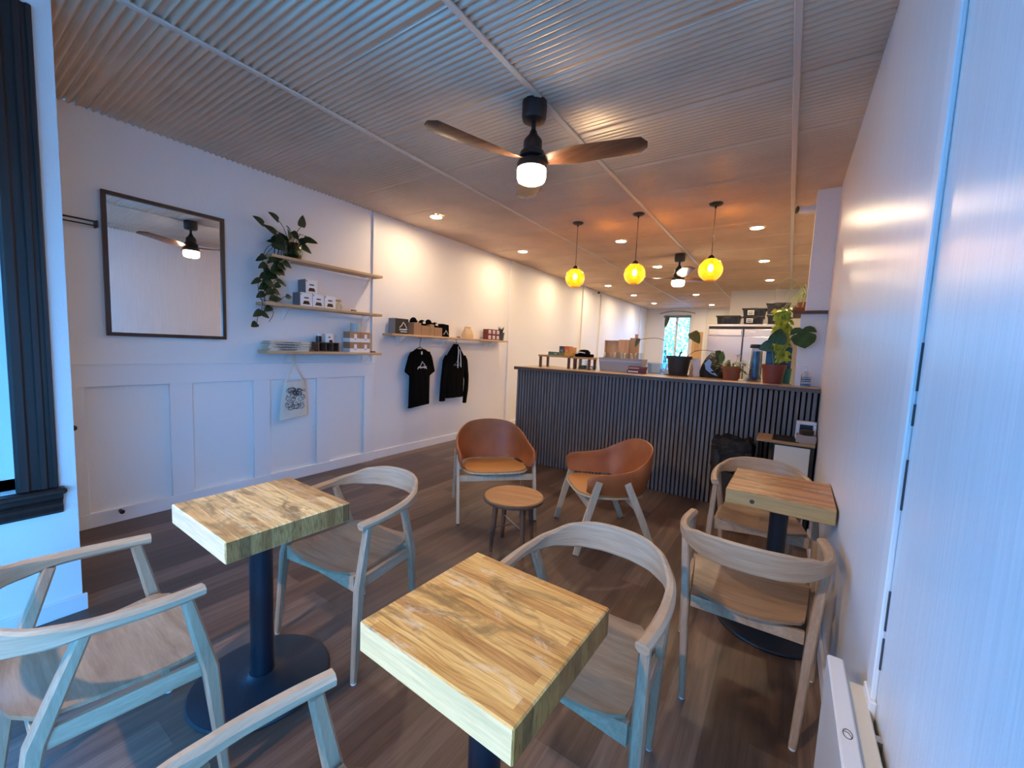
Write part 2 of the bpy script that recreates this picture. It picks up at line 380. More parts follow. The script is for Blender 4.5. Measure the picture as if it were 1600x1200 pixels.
# corrugated ceiling: ribs across x, repeated along y, flat laps every 64 cm
prof = []
y = YF-.05
i = 0
while y < YB+.05:
    ph = (y-1.355) % .64
    if ph < .04: z = .004
    else: z = -.0100*math.cos((ph-.04)/.04*2*PI)*1.0
    prof.append((y, H+.008+z)); y += .005
mb = MB(); vs = []
for (yy, zz) in prof: vs += [(LX-.05, yy, zz), (RX+.05, yy, zz)]
n = len(prof); fs = [(2*i, 2*i+1, 2*i+3, 2*i+2) for i in range(n-1)]
k = len(vs); vs += [(LX-.05, YF-.05, H+.06), (RX+.05, YF-.05, H+.06), (LX-.05, YB+.05, H+.06), (RX+.05, YB+.05, H+.06)]
fs.append((k, k+1, k+3, k+2)); fs.append((0, 1, k+1, k)); fs.append((2*n-2, 2*n-1, k+3, k+2))
mb.add(vs, fs); struct('ceiling', mb, M['ceiling'], 'corrugated metal sheet ceiling', smooth=1.2)
ti = 1
for bx in (-2.595, -1.34, -.09):
    struct('trim_%d' % ti, MB().box(bx-.016, bx+.016, YF, YB, H-.010, H+.004, .003), M['batten'], 'slim batten on the ceiling'); ti += 1

# left wall
struct('wall_left', MB().box(LX-.12, LX, .30, YB, 0, H+.01), M['wall_side'] if False else M['wall'], 'long white left wall')
# wainscot: board and batten panelling
mb = MB(); t = .028
mb.box(LX, LX+t, .44, 3.085, .985+.03, 1.165, .002); mb.box(LX, LX+t+.002, .44, 3.085, 0, .105, .002)
for a, b in ((.44, .68), (1.152, 1.30), (1.763, 1.908), (2.369, 2.52), (2.942, 3.085)): mb.box(LX, LX+t-.001, a, b, .10, 1.02, .002)
mb.box(LX, LX+t+.006, .44, 3.085, 1.163, 1.175, .002)
struct('trim_%d' % ti, mb, M['trim'], 'white board and batten panelling low on the left wall'); ti += 1
struct('trim_%d' % ti, MB().box(LX, LX+.022, 3.045, 3.085, 1.175, H), M['trim'], 'vertical batten beside the wall shelves'); ti += 1
for a, b, d in ((5.82, 5.95, .035), (8.78, 8.95, .03), (9.88, 9.92, .02), (13.18, 13.24, .02)):
    struct('trim_%d' % ti, MB().box(LX, LX+d, a, b, 0, H, .003), M['wall'], 'vertical pilaster on the left wall'); ti += 1
struct('baseboard_left', MB().box(LX, LX+.015, 3.085, 5.82, 0, .10, .003), M['trim'])
struct('baseboard_left_rear', MB().box(LX, LX+.015, 5.95, 8.78, 0, .10, .003), M['trim'])

# bay wall with the side window, and its return
W0, W1, WZ0, WZ1 = -1.75, .262, .66, 2.86
mb = MB(); mb.box(SX-.14, SX, W1, .44, 0, H); mb.box(SX-.14, SX, YF, W0, 0, H); mb.box(SX-.14, SX, W0, W1, 0, WZ0)
struct('wall_bay', mb, M['wall'], 'white wall section around the side window')
struct('wall_return', MB().box(LX, SX-.14, .30, .44, 0, H), M['wall'])
struct('wall_return_dark_sheet', MB().box(LX, SX-.14, .285, .30, 0, H), mat('blue_grey_dimming_sheet', (.045, .09, .16), .6))  # dark sheet added so the view through the side window stays dim
struct('baseboard_bay', MB().box(SX, SX+.016, YF, .456, 0, .085, .003), M['trim'])
mb = MB()
mb.box(SX, SX+.020, W1-.015, .377, WZ0, 2.8, .004); mb.box(SX+.02, SX+.034, W1-.01, .29, WZ0, 2.8, .006)
mb.box(SX+.02, SX+.030, .318, .345, WZ0, 2.8, .005); mb.box(SX+.02, SX+.028, .358, .377, WZ0, 2.8, .004)
wcase = struct('trim_%d' % ti, mb, M['darkwood'], 'dark brown moulded window casing'); ti += 1
mb = MB()
mb.box(SX, SX+.062, YF+.02, .400, WZ0-.028, WZ0, .008)
pr = [(0, 0), (.046, 0), (.044, -.02), (.030, -.035), (.026, -.05), (.034, -.062), (.030, -.085), (.016, -.10), (0, -.104)]
mb.prism([(a, b) for a, b in pr], (SX, .388, WZ0-.028), (1, 0, 0), (0, 0, 1), 1.3)
struct('trim_%d' % ti, mb, M['darkwood'], 'dark brown moulded window sill and apron'); ti += 1
wd = thing('window_1', None, None, (SX-.07, 0, 0)); wd['kind'] = 'structure'; wd['label'] = 'side window with white sash'
mb = MB(); mb.box(-.02, .02, W1-.06, W1, WZ0, WZ1, .004); mb.box(-.02, .02, W0, W0+.06, WZ0, WZ1, .004); mb.box(-.02, .02, -.78, -.72, WZ0, WZ1, .004); mb.box(-.02, .02, W0, W1, WZ0, WZ0+.06, .004)
mb.build('window_frame', M['trim'], wd); MB().box(-.003, .003, W0+.06, W1-.06, WZ0+.06, WZ1, 0).build('pane', M['clear'], wd)
# front wall behind the viewer, with a window opening added for daylight
FW0, FW1, FZ0, FZ1 = -1.5, -.7, .30, 1.5
mb = MB(); mb.box(SX-.14, FW0, YF-.12, YF, 0, H); mb.box(FW1, RX+.12, YF-.12, YF, 0, H); mb.box(FW0, FW1, YF-.12, YF, 0, FZ0); mb.box(FW0, FW1, YF-.12, YF, FZ1, H)
struct('wall_front', mb, M['wall'])
mb = MB()
for a, b in ((FW0, FW0+.06), (-1.03, -.97), (FW1-.06, FW1)): mb.box(a, b, YF-.09, YF-.03, FZ0, FZ1, .004)
mb.box(FW0, FW1, YF-.09, YF-.03, FZ0, FZ0+.06, .004); mb.box(FW0, FW1, YF-.09, YF-.03, FZ1-.06, FZ1, .004)
struct('window_added_front', mb, M['darkwood'], 'frame of the added front window, out of view')
# right wall, with an out-of-view opening added to let in blue light
struct('wall_right', MB().box(RX, RX+.12, .25, 10.45, 0, H+.01).box(RX, RX+.12, YF, -2.75, 0, H+.01).box(RX, RX+.12, -.05, .25, 0, H+.01).box(RX, RX+.12, -2.75, -.05, 0, .45).box(RX, RX+.12, -2.75, -.05, 2.0, H+.01), M['wall_gloss'], 'glossy white right wall')
mb = MB(); mb.box(RX-.012, RX, 1.285, 1.345, .56, H, .003); mb.box(RX-.016, RX, 1.270, 1.352, .50, .60, .003)
struct('trim_%d' % ti, mb, M['trim'], 'white vertical joint strip on the right wall'); ti += 1
mb = MB()
for a, b in ((2.60, 2.72), (2.42, 2.55), (1.28, 1.33), (1.36, 1.47), (1.08, 1.2), (.78, .88), (.68, .76)): mb.box(RX-.004, RX+.0005, 1.2815, 1.2848, a, b)
struct('trim_%d' % ti, mb, M['ink'], 'broken dark gap along the joint strip'); ti += 1
struct('baseboard_right', MB().box(RX-.014, RX, 1.62, 3.9, 0, .10, .003), M['trim'])
mb = MB()
for a, b in ((-2.75, -2.69), (-1.43, -1.37), (-.11, -.05)): mb.box(RX+.03, RX+.09, a, b, .45, 2.0, .004)
mb.box(RX+.03, RX+.09, -2.75, -.05, .45, .51, .004); mb.box(RX+.03, RX+.09, -2.75, -.05, 1.94, 2.0, .004)
struct('window_added_right', mb, M['darkwood'], 'frame of the added window in the right wall, out of view')  # added window, unseen, sends blue daylight onto the left wall
# stub wall at the counter end
struct('wall_pier', MB().box(.06, RX, 4.482, 4.62, 0, 1.825), M['trim'], 'narrow white pier at the end of the counter')
struct('wall_pier_upper', MB().box(.088, RX, 4.482, 4.62, 1.852, H), M['wall'], 'narrow white wall end above the plant shelf')
# rear of the shop
struct('wall_rear', MB().box(-1.19, RX+.12, 10.45, 10.57, 0, H), M['wall'], 'wall behind the refrigerator')
struct('wall_rear_side', MB().box(-1.19, -1.07, 10.57, YB, 0, H), M['wall'])
mb = MB(); wx0, wx1, wz0, wz1 = -3.50, -2.66, .85, 2.68
mb.box(LX-.12, wx0, YB, YB+.14, 0, H); mb.box(wx1, -1.07, YB, YB+.14, 0, H); mb.box(wx0, wx1, YB, YB+.14, 0, wz0); mb.box(wx0, wx1, YB, YB+.14, wz1, H)
struct('wall_back', mb, M['wall'], 'far white wall with the rear window')
struct('trim_%d' % ti, MB().box(-2.21, -1.19, YB-.05, YB, 0, H), M['cream'], 'cream panel beside the rear window'); ti += 1
wd = thing('window_3', None, None, (0, YB, 0)); wd['kind'] = 'structure'; wd['label'] = 'bright rear window with white frame'
mb = MB()
mb.box(wx0-.07, wx0, -.02, .0, wz0-.07, wz1+.07); mb.box(wx1, wx1+.07, -.02, 0, wz0-.07, wz1+.07); mb.box(wx0, wx1, -.02, 0, wz1, wz1+.07); mb.box(wx0, wx1, -.05, 0, wz0-.04, wz0)
mb.box(wx0, wx0+.05, .03, .07, wz0, wz1); mb.box(wx1-.05, wx1, .03, .07, wz0, wz1); mb.box(-3.13, -3.05, .03, .07, wz0, wz1); mb.box(wx0, wx1, .03, .07, wz0, wz0+.05); mb.box(wx0, wx1, .03, .07, wz1-.05, wz1)
mb.build('window_frame', M['trim'], wd); MB().box(wx0+.05, wx1-.05, .045, .050, wz0+.05, wz1-.05).build('pane', M['clear'], wd)
MB().box(wx0-.0, wx1+.0, -.025, .02, wz1-.09, wz1-.01, .004).build('blind_roll', M['greycard'], wd)
o = MB().tube(arc([(wx0-.12, YB-.06, 2.72), (wx0+.1, YB-.10, 2.77), (-3.08, YB-.12, 2.80), (wx1-.1, YB-.10, 2.77), (wx1+.12, YB-.06, 2.72)]), .008, 8).build('curtain_rod', M['black'], None, True)
tag(o, 'thin dark curved curtain rod above the bright rear window', 'curtain rod')
# outdoors
struct('ground_outside', MB().box(-30, 30, -30, 40, -.4, -.2), M['outdoor'], 'pavement outside')
def tree(x, y, h, r, label, seed):
    random.seed(seed); t = thing('leafy_tree', label, 'tree', (x, y, -.2), 0, None)
    MB().tube([(0, 0, 0), (.05, 0, h*.4), (0, .1, h*.75)], [.14, .10, .05], 8).build('trunk', M['bark'], t, True)
    mb = MB()
    for q in range(520):
        a = random.uniform(0, 2*PI); e = random.uniform(-1, 1); rr = r*random.uniform(.35, 1)
        c = Vector((math.cos(a)*rr*math.sqrt(1-e*e), math.sin(a)*rr*math.sqrt(1-e*e), h*.72+e*rr*1.3))
        mb.leaf(c, (random.uniform(-1, 1), random.uniform(-1, 1), random.uniform(-1, .3)), (random.uniform(-1, 1), random.uniform(-1, 1), 1), .16, .10, 'oval', n=2)
    mb.build('foliage', M['treeleaf'], t)
tree(-4.15, 17.0, 2.7, .85, 'bushy green tree outside the left pane of the rear window', 3)
tree(-3.35, 18.9, 3.9, .8, 'tall green tree outside the right pane of the rear window', 4)
random.seed(7)

# ------------------------------------------------------------------ armchairs
def sweep5(keys, n=6):
    """keys: (x,y,z,w,h) -> dense lists"""
    P = [Vector(k[:3]) for k in keys]; A = arc(P, n); W_, H_ = [], []
    for i in range(len(A)):
        q = i/n; j = min(int(q), len(keys)-2); f = q-j; f = f*f*(3-2*f)
        W_.append(keys[j][3]*(1-f)+keys[j+1][3]*f); H_.append(keys[j][4]*(1-f)+keys[j+1][4]*f)
    return A, W_, H_
def make_armchair(label):
    t = thing('armchair', label, 'chair', group='bent wood armchairs at the block tables')
    half = [(.253, -.190, .655, .040, .032), (.262, -.09, .660, .040, .034), (.258, .03, .669, .036, .038), (.232, .135, .674, .026, .058), (.165, .222, .684, .019, .094), (.085, .262, .690, .018, .106), (0, .272, .691, .018, .108)]
    keys = half+[(-k[0], *k[1:]) for k in half[-2::-1]]
    A, W_, H_ = sweep5(keys, 6)
    ups = [Vector((p.x*.25*max(0, min(1, (p.y-.05)*6)), .14*max(0, min(1, (p.y-.1)*6)), 1)) for p in A]
    MB().bar(A, W_, H_, [tuple(u) for u in ups], .3).build('arm_and_back_band', M['oakband'], t, .5)
    for s in (-1, 1):
        l = MB().bar([(s*.272, -.232, .008), (s*.262, -.200, .40), (s*.250, -.148, .645)], [.024, .032, .030], [.024, .042, .030], (0, 1, 0), .2).build('leg', M['oakz'], t, .5)
        MB().lathe([(.011, 0), (.012, .004), (.011, .010)], (s*.272, -.232, 0), 12).build('glide', M['glide'], l, .5)
        l = MB().bar([(s*.190, .203, .008), (s*.215, .150, .40), (s*.246, .062, .654)], [.024, .032, .030], [.024, .040, .030], (0, 1, 0), .2).build('leg', M['oakz'], t, .5)
        MB().lathe([(.011, 0), (.012, .004), (.011, .010)], (s*.190, .203, 0), 12).build('glide', M['glide'], l, .5)
    # dished veneer seat
    mb = MB(); nx, ny = 14, 12; top = []; 
    for j in range(ny+1):
        v = j/ny; y = -.222+v*.402; hw = .232-.045*v
        if v < .12: hw -= .05*(1-v/.12)**2
        if v > .85: hw -= .05*((v-.85)/.15)**2
        for i in range(nx+1):
            u = -1+2*i/nx
            top.append((u*hw, y-.012*(1-u*u)*(1 if v < .5 else -1)*abs(2*v-1), .437+.016*u*u-.014*(1-(2*v-1)**2)+ (.006*v)))
    k = len(top); vs = top+[(p[0], p[1], p[2]-.012) for p in top]; fs = []
    for j in range(ny):
        for i in range(nx):
            a = j*(nx+1)+i; fs += [(a, a+1, a+nx+2, a+nx+1), (k+a, k+a+nx+1, k+a+nx+2, k+a+1)]
    for i in range(nx): fs += [(i, k+i, k+i+1, i+1), (ny*(nx+1)+i, ny*(nx+1)+i+1, k+ny*(nx+1)+i+1, k+ny*(nx+1)+i)]
    for j in range(ny): a = j*(nx+1); b = a+nx; fs += [(a, a+nx+1, k+a+nx+1, k+a), (b, k+b, k+b+nx+1, b+nx+1)]
    mb.add(vs, fs).build('seat', M['oakx'], t, .6)
    # aprons, the front one hollowed along its top to follow the seat
    top = [(u, .434+.016*(u/.235)**2-.010) for u in [-.235+.47*i/12 for i in range(13)]]
    poly = [(-.235, .375), (0, .390), (.235, .375)]+top[::-1]
    mb = MB(); mb.prism(poly, (0, -.188, 0), (1, 0, 0), (0, 0, 1), .018); mb.build('front_rail', M['oak'], t)
    MB().box(-.195, .195, .135, .153, .375, .424, .002).build('rear_rail', M['oak'], t)
    for s in (-1, 1): MB().bar([(s*.238, -.19, .398), (s*.208, .145, .398)], .018, .050, (0, 0, 1), .1).build('side_rail', M['oak'], t)
    return t
R = math.radians
ch = make_armchair('oak armchair on the far side of the blotchy table nearest the panelled wall')
ch.location = (-1.666, 1.184, 0); ch.rotation_euler = (0, 0, R(3.9))
dup(ch, (-.495, 1.233, 0), R(-2.4), 'oak armchair on the far side of the large foreground block table')
dup(ch, (-.070, 2.931, 0), R(5.2), 'oak armchair between the right-hand table and the slatted counter')
dup(ch, (-.062, 1.941, 0), R(181.5), 'oak armchair with its back to the viewer, next to the wall heater')
dup(ch, (-1.656, .280, 0), R(179), 'oak armchair at the far left, under the dark window sill')
dup(ch, (-.556, .300, 0), R(176), 'oak armchair mostly cut off at the bottom edge, only an arm showing')

# ------------------------------------------------------------------ block tables
def block_table(cx, cy_, w_, d_, rz, pole, top, seed, light, mid, dark, pale, label, wall=False):
    t = thing('block_table', label, 'table', (cx, cy_, 0), rz, 'square butcher block tables on black pedestals')
    mt = block_mat('block_top_%d' % seed, seed, light, mid, dark); me_ = block_mat('block_end_%d' % seed, seed, tuple(x*k for x, k in zip(light, (.50, .36, .26))), tuple(x*k for x, k in zip(mid, (.50, .36, .28))), tuple(x*.5 for x in dark), True)
    ms = wood('block_side_%d' % seed, tuple(x*.75 for x in pale), pale, tuple(min(1, x*1.1) for x in pale), 'x', .45)
    o = MB().box(-w_/2, w_/2, -d_/2, d_/2, top-.076, top, .0035).build('tabletop', [mt, me_, ms], t)
    for p in o.data.polygons:
        if abs(p.normal.x) > .8: p.material_index = 1
        elif abs(p.normal.y) > .8 : p.material_index = 2
    px, py = pole
    MB().lathe([(.045, .012), (.043, .03), (.042, .05), (.042, top-.095)], (px, py, 0), 32).build('pole', M['blackpost'], t, .6)
    MB().lathe([(.252, 0), (.255, .006), (.250, .013), (.20, .019), (.10, .027), (.06, .034), (.046, .044)], (px, py, 0), 48).build('base', M['iron'], t, .6)
    MB().box(px-.13, px+.13, py-.13, py+.13, top-.096, top-.076, .003).build('mounting_plate', M['blackpost'], t)
block_table(-1.676, .765, .485, .448, R(-.6), (-.022, -.002), .760, 1, (.82, .60, .30), (.68, .43, .18), (.36, .18, .07), (1.0, .66, .36), 'butcher block table with dark stains, nearest the panelled left wall')
block_table(-.557, .778, .448, .430, R(-1.5), (.0, .0), .760, 2, (.74, .42, .13), (.62, .30, .075), (.36, .14, .035), (1.0, .62, .28), 'largest butcher block table, in the centre foreground')
block_table(.020, 2.548, .448, .470, R(-1.0), (.010, -.03), .752, 3, (.56, .30, .13), (.46, .22, .085), (.26, .11, .045), (.45, .31, .13), 'butcher block table against the right wall, a knot in its front edge')
kn = MB().lathe([(.011, 0), (.009, .002), (.0, .0025)], (0, 0, 0), 14, 'y')
tt = [o for o in bpy.data.objects if o.name.startswith('tabletop')][-1]
ko = kn.build('knot', M['ink'], tt, .6, (-.105, -.2362, .708)); ko.rotation_euler = (PI, 0, 0)

# ------------------------------------------------------------------ lounge chairs
def make_lounge(label):
    t = thing('lounge_chair', label, 'chair', group='tan leather lounge chairs by the counter')
    # wrap-around leather shell: (x, y, z bottom, z top, lean)
    half = [(.292, -.232, .44, .535), (.297, -.19, .425, .565), (.300, -.06, .415, .575), (.292, .08, .41, .60), (.262, .17, .405, .655), (.19, .235, .40, .715), (.10, .262, .398, .738), (0, .268, .397, .745)]
    keys = half+[(-k[0], *k[1:]) for k in half[-2::-1]]
    A = arc([(k[0], k[1], k[2]) for k in keys], 5); B_ = arc([(k[0], k[1], k[3]) for k in keys], 5)
    RG = []
    for i in range(len(A)):
        a, b = A[i], B_[i]; tg = (A[min(i+1, len(A)-1)]-A[max(i-1, 0)]); tg.z = 0; nr = Vector((tg.y, -tg.x, 0)).normalized()
        if nr.dot(Vector((a.x, a.y, 0))) < 0: nr = -nr
        h = b.z-a.z; lean = nr*(.10*h)
        sec = []; th = .011
        for q, off in ((0, -th), (.25, -th*1.0), (.5, -th), (.75, -th), (.94, -th), (1, -th*.5), (1, th*.5), (.94, th), (.75, th), (.5, th), (.25, th), (0, th)):
            bow = math.sin(q*PI)*.012
            sec.append(tuple(a+Vector((0, 0, h*q))+lean*q+nr*(off+bow)+nr*(-.02*(1-q)**2)))
        RG.append(sec)
    MB().rings(RG).build('leather_shell', M['leather'], t, .9)
    for s in (-1, 1):
        l = MB().bar([(s*.316, -.292, .004), (s*.318, -.225, .27), (s*.320, -.155, .525)], .022, [.040, .050, .048], (0, 1, 0), .12).build('leg', M['birch'], t, .5)
        MB().box(s*.316-.010, s*.316+.010, -.310, -.274, 0, .008).build('glide', M['black'], l)
        l = MB().bar([(s*.316, .275, .004), (s*.318, .16, .27), (s*.320, .045, .515)], .022, [.040, .050, .048], (0, 1, 0), .12).build('leg', M['birch'], t, .5)
        MB().box(s*.316-.010, s*.316+.010, .257, .293, 0, .008).build('glide', M['black'], l)
        for (yy, zz) in ((-.162, .500), (-.172, .46), (.055, .490), (.072, .45)):
            MB().lathe([(.005, 0), (.005, .002), (0, .003)], (s*.331, yy, zz), 10, 'x').build('bolt', M['steelrod'], t)
    # seat: pale ply shell and leather pad
    def seatshape(z0, z1, inset, name, m_):
        out = []
        for i in range(40):
            a = 2*PI*i/40; c, s_ = math.cos(a), math.sin(a)
            x = (abs(c)**.55)*(1 if c > 0 else -1)*(.278-inset); y = (abs(s_)**.55)*(1 if s_ > 0 else -1)*(.262-inset)
            if y > 0: x *= .90
            out.append((x, y-.012))
        R_ = []
        for z, k in ((z0, .985), (z0+.003, 1), (z1-.003, 1), (z1, .985)): R_.append([(x*k, y*k, z-.05*y+.06*(x*x)) for x, y in out])
        for k, dz in ((.7, -.004), (.35, -.008), (.02, -.009)): R_.append([(x*k, y*k, z1-.05*y*k+.06*(x*k)**2+dz) for x, y in out])
        MB().rings(R_).build(name, m_, t, .6)
    seatshape(.372, .387, 0, 'seat_shell', M['birch']); seatshape(.387, .399, .010, 'seat_pad', M['seatpad'])
    for yy in (-.20, .13): MB().box(-.308, .308, yy-.016, yy+.016, .318, .366, .003).build('cross_rail', M['birch'], t)
    return t
lo = make_lounge('tan leather lounge chair on the left, beside the black shirts')
lo.location = (-2.057, 2.823, 0); lo.rotation_euler = (0, 0, R(45.8))
dup(lo, (-1.087, 2.963, 0), R(-50), 'tan leather lounge chair on the right, its back to the slatted counter')

# round stool table
t = thing('round_stool', 'small round wooden stool table between the two tan lounge chairs', 'side table', (-1.52, 2.35, 0), R(15))
MB().lathe([(.198, .352), (.212, .356), (.216, .366), (.214, .376), (.205, .381), (0, .381)], (0, 0, 0), 48).build('rim', M['walnut'], t, .6)
MB().lathe([(.204, .3805), (.204, .3822), (0, .3822)], (0, 0, 0), 48).build('top_panel', M['stooltop'], t, .6)
for i in range(4):
    a = PI/4+i*PI/2; c, s = math.cos(a), math.sin(a)
    MB().tube([(c*.165, s*.165, 0), (c*.150, s*.150, .16), (c*.135, s*.135, .353)], [.011, .017, .021], 14).build('leg', M['walnut'], t, .6)
for i in range(2):
    a = PI/4+i*PI/2; c, s = math.cos(a), math.sin(a)
    MB().tube([(-c*.150, -s*.150, .17+i*.012), (c*.150, s*.150, .17+i*.012)], .0045, 8).build('cross_rod', M['steelrod'], t, True)

# ------------------------------------------------------------------ service counter
t = thing('service_counter', 'long service counter faced with charcoal wooden slats under a patchwork wooden top', 'counter', (0, 0, 0))
mb = MB(); mb.box(-2.80, RX-.003, 4.302, 4.46, .0, 1.145);
mb.build('carcass', M['felt'], t)
MB().box(-2.80, -2.76, 4.46, 4.98, 0, 1.145).build('end_panel', M['slat'], t)
MB().box(-2.80, .03, 4.94, 4.98, 0, 1.145).build('rear_panel', M['trim'], t)
mb = MB(); x = -2.797
while x+.027 < RX-.003: mb.box(x, x+.027, 4.280, 4.303, 0.004, 1.145, .002); x += .040
tag(mb.build('slats', M['slat'], t), None, None, None, 'stuff')
m = mat('patchwork_worktop', (.4, .3, .2), .35)
b = N(m, 'ShaderNodeTexBrick'); b.inputs['Scale'].default_value = 1; b.inputs['Brick Width'].default_value = .46; b.inputs['Row Height'].default_value = .07; b.inputs['Mortar Size'].default_value = .0008; b.offset = .39; b.offset_frequency = 2
b.inputs['Color1'].default_value = (0, 0, 0, 1); b.inputs['Color2'].default_value = (1, 1, 1, 1); L(m, coords(m, (1, 1, 0), (.05, .02, 0)), b.inputs['Vector'])
c = ramp(m, b.outputs['Color'], [(.1, (.13, .07, .045)), (.4, (.25, .15, .10)), (.6, (.50, .38, .26)), (.9, (.60, .50, .38))])
g = noise(m, coords(m, (1.5, 20, 20)), 2, 5, .6, .6); setcol(m, mixc(m, .6, c, ramp(m, g, [(.3, (.55, .5, .45)), (.65, (1.1, 1.1, 1.1))]), 'MULTIPLY')); M['worktop'] = m
mb = MB(); mb.box(-2.835, RX-.003, 4.25, 4.475, 1.147, 1.185, .004); mb.box(-2.835, .045, 4.475, 5.05, 1.147, 1.185)
mb.build('worktop', M['worktop'], t)

# ------------------------------------------------------------------ ceiling fans
def make_fan(label):
    t = thing('ceiling_fan', label, 'ceiling fan', (-1.39, 2.185, H), 0, 'three-blade ceiling fans')
    MB().lathe([(.074, 0), (.074, -.085), (.068, -.105), (.040, -.112)], (0, 0, 0), 32).build('canopy', M['black'], t, .6)
    MB().lathe([(.014, -.11), (.014, -.175)], (0, 0, 0), 16).build('downrod', M['black'], t, .6)
    MB().lathe([(.012, -.155), (.020, -.165), (.026, -.185), (.052, -.215), (.057, -.23), (.057, -.275), (.070, -.285), (.076, -.295), (.076, -.315), (.060, -.322)], (0, 0, 0), 32).build('motor_housing', M['black'], t, .6)
    MB().lathe([(.055, -.322), (.083, -.340), (.090, -.352), (.090, -.382), (.086, -.386)], (0, 0, 0), 36).build('light_ring', M['black'], t, .6)
    MB().lathe([(.087, -.386), (.088, -.40), (.087, -.436), (.080, -.455), (.062, -.464), (0, -.467)], (0, 0, 0), 36).build('light_lens', M['fanlamp'], t, .8)
    for ang in (-115.5, 15, 126):
        a = R(ang); d = Vector((math.cos(a), math.sin(a), 0)); sd = Vector((-math.sin(a), math.cos(a), 0)); RG = []
        for k in range(19):
            q = k/18; r = .035+q*.63
            wdt = .034+.046*min(1, q*2.6)**1.2
            if q > .93: wdt *= math.sqrt(max(.02, 1-((q-.93)/.075)**2))
            tilt = -(.35*math.exp(-q*2.2)+.06); z = -.332+.050*q**1.0*.0-.004+ .028*max(0, q-.25)
            c = d*r+Vector((0, 0, z))+sd*(-.012*math.sin(q*PI)); n_ = sd*math.cos(tilt)+Vector((0, 0, 1))*math.sin(tilt); u = d.cross(n_).normalized()
            RG.append([tuple(c+n_*wdt*x+u*yv*.007) for x, yv in ((-1, 0), (-.8, -.7), (0, -1), (.8, -.7), (1, 0), (.8, .7), (0, 1), (-.8, .7))])
        MB().rings(RG).build('blade', M['fanblade'], t, .9)
    return t
fan = make_fan('black ceiling fan with three walnut blades and a lit lamp, nearest the viewer')
dup(fan, (-1.445, 6.43, H), R(50), 'black ceiling fan with wood blades, hanging behind the amber pendants')

# ------------------------------------------------------------------ pendants and downlights
def make_pendant(label):
    t = thing('pendant_lamp', label, 'pendant lamp', (0, 0, H), 0, 'amber glass pendants over the counter')
    MB().lathe([(.062, 0), (.062, -.008), (.050, -.018), (.012, -.026), (.008, -.045)], (0, 0, 0), 28).build('canopy', M['black'], t, .6)
    MB().tube([(0, 0, -.04), (0, 0, -.50)], .0032, 6).build('cord', M['black'], t)
    MB().lathe([(.006, -.485), (.020, -.492), (.032, -.508), (.034, -.522), (.018, -.528), (.017, -.575)], (0, 0, 0), 24).build('socket', M['black'], t, .6)
    rr = .112; prof = [(rr*math.cos(R(a)), -.628+rr*math.sin(R(a))) for a in range(74, -70, -6)]
    p2 = prof+[(r_-.003, z) for r_, z in prof[::-1]]
    MB().lathe(p2, (0, 0, 0), 40, 'z', False).build('glass_globe', M['amber'], t, True)
    MB().sphere((0, 0, -.612), .026, 14, 10, (1, 1, 1.5)).build('bulb', M['bulb'], t, True)
    return t
pe = make_pendant('amber globe pendant lamp, leftmost of the three over the counter'); pe.location = (-2.15, 4.43, H)
dup(pe, (-1.445, 4.42, H), .3, 'amber globe pendant lamp, middle one of the three over the counter')
dup(pe, (-.707, 4.45, H), .7, 'amber globe pendant lamp, rightmost of the three over the counter')
def make_downlight():
    t = thing('recessed_downlight', 'round recessed downlight, nearest one on the left, above the black shirts', 'ceiling light', (-3.51, 3.51, H), 0, 'recessed downlights in the corrugated ceiling')
    MB().lathe([(.062, .004), (.078, .002), (.080, -.008), (.064, -.010), (.062, -.006)], (0, 0, 0), 32, 'z', False).build('trim_ring', M['white'], t, .6)
    MB().lathe([(.063, -.0065), (.0, -.0075)], (0, 0, 0), 32, 'z', False).build('diffuser', M['downlight'], t)
    return t
dl = make_downlight()
for x, y, lab in ((-3.50, 5.35, 'second recessed downlight along the left wall'), (-3.5, 7.15, 'third recessed downlight along the left wall, behind the left amber globe'), (-3.48, 8.87, 'fourth recessed downlight along the left wall'), (-3.43, 10.54, 'fifth recessed downlight along the left wall'), (-3.40, 12.35, 'last recessed downlight along the left wall, near the rear window'),
    (-1.97, 5.38, 'recessed downlight between the left and middle pendants'), (-1.97, 7.19, 'recessed downlight just left of the rear ceiling fan'), (-1.98, 8.95, 'recessed downlight just behind the rear ceiling fan'), (-1.99, 10.8, 'small recessed downlight in front of the bright rear window'), (-1.965, 13.05, 'farthest recessed downlight in the middle row'),
    (-.42, 5.45, 'largest recessed downlight right of the pendants'), (-.43, 7.33, 'second recessed downlight on the right side'), (-.416, 9.14, 'third recessed downlight on the right, above the black totes')):
    dup(dl, (x, y, H), 0, lab)
# warm spotlight added behind the viewer, unseen, to warm the front tables
t = thing('added_spotlight', 'added spotlight, out of view on the ceiling, warming the front tables', 'spotlight', (-1.35, -1.3, H))
MB().lathe([(.05, 0), (.05, -.03), (.012, -.035), (.012, -.10)], (0, 0, 0), 20).build('mount', M['black'], t, .6)
sd_ = bpy.data.lights.new('spot_lamp', 'SPOT'); sd_.energy = 190; sd_.color = (1, .72, .42); sd_.spot_size = R(54); sd_.spot_blend = .5; sd_.shadow_soft_size = .04
so_ = bpy.data.objects.new('spot_lamp', sd_); COL.objects.link(so_); so_.parent = t; so_.location = (0, 0, -.16)
dv = Vector((-1.05, .9, .6))-Vector((-1.35, -1.3, H-.16)); so_.rotation_euler = dv.to_track_quat('-Z', 'Y').to_euler()

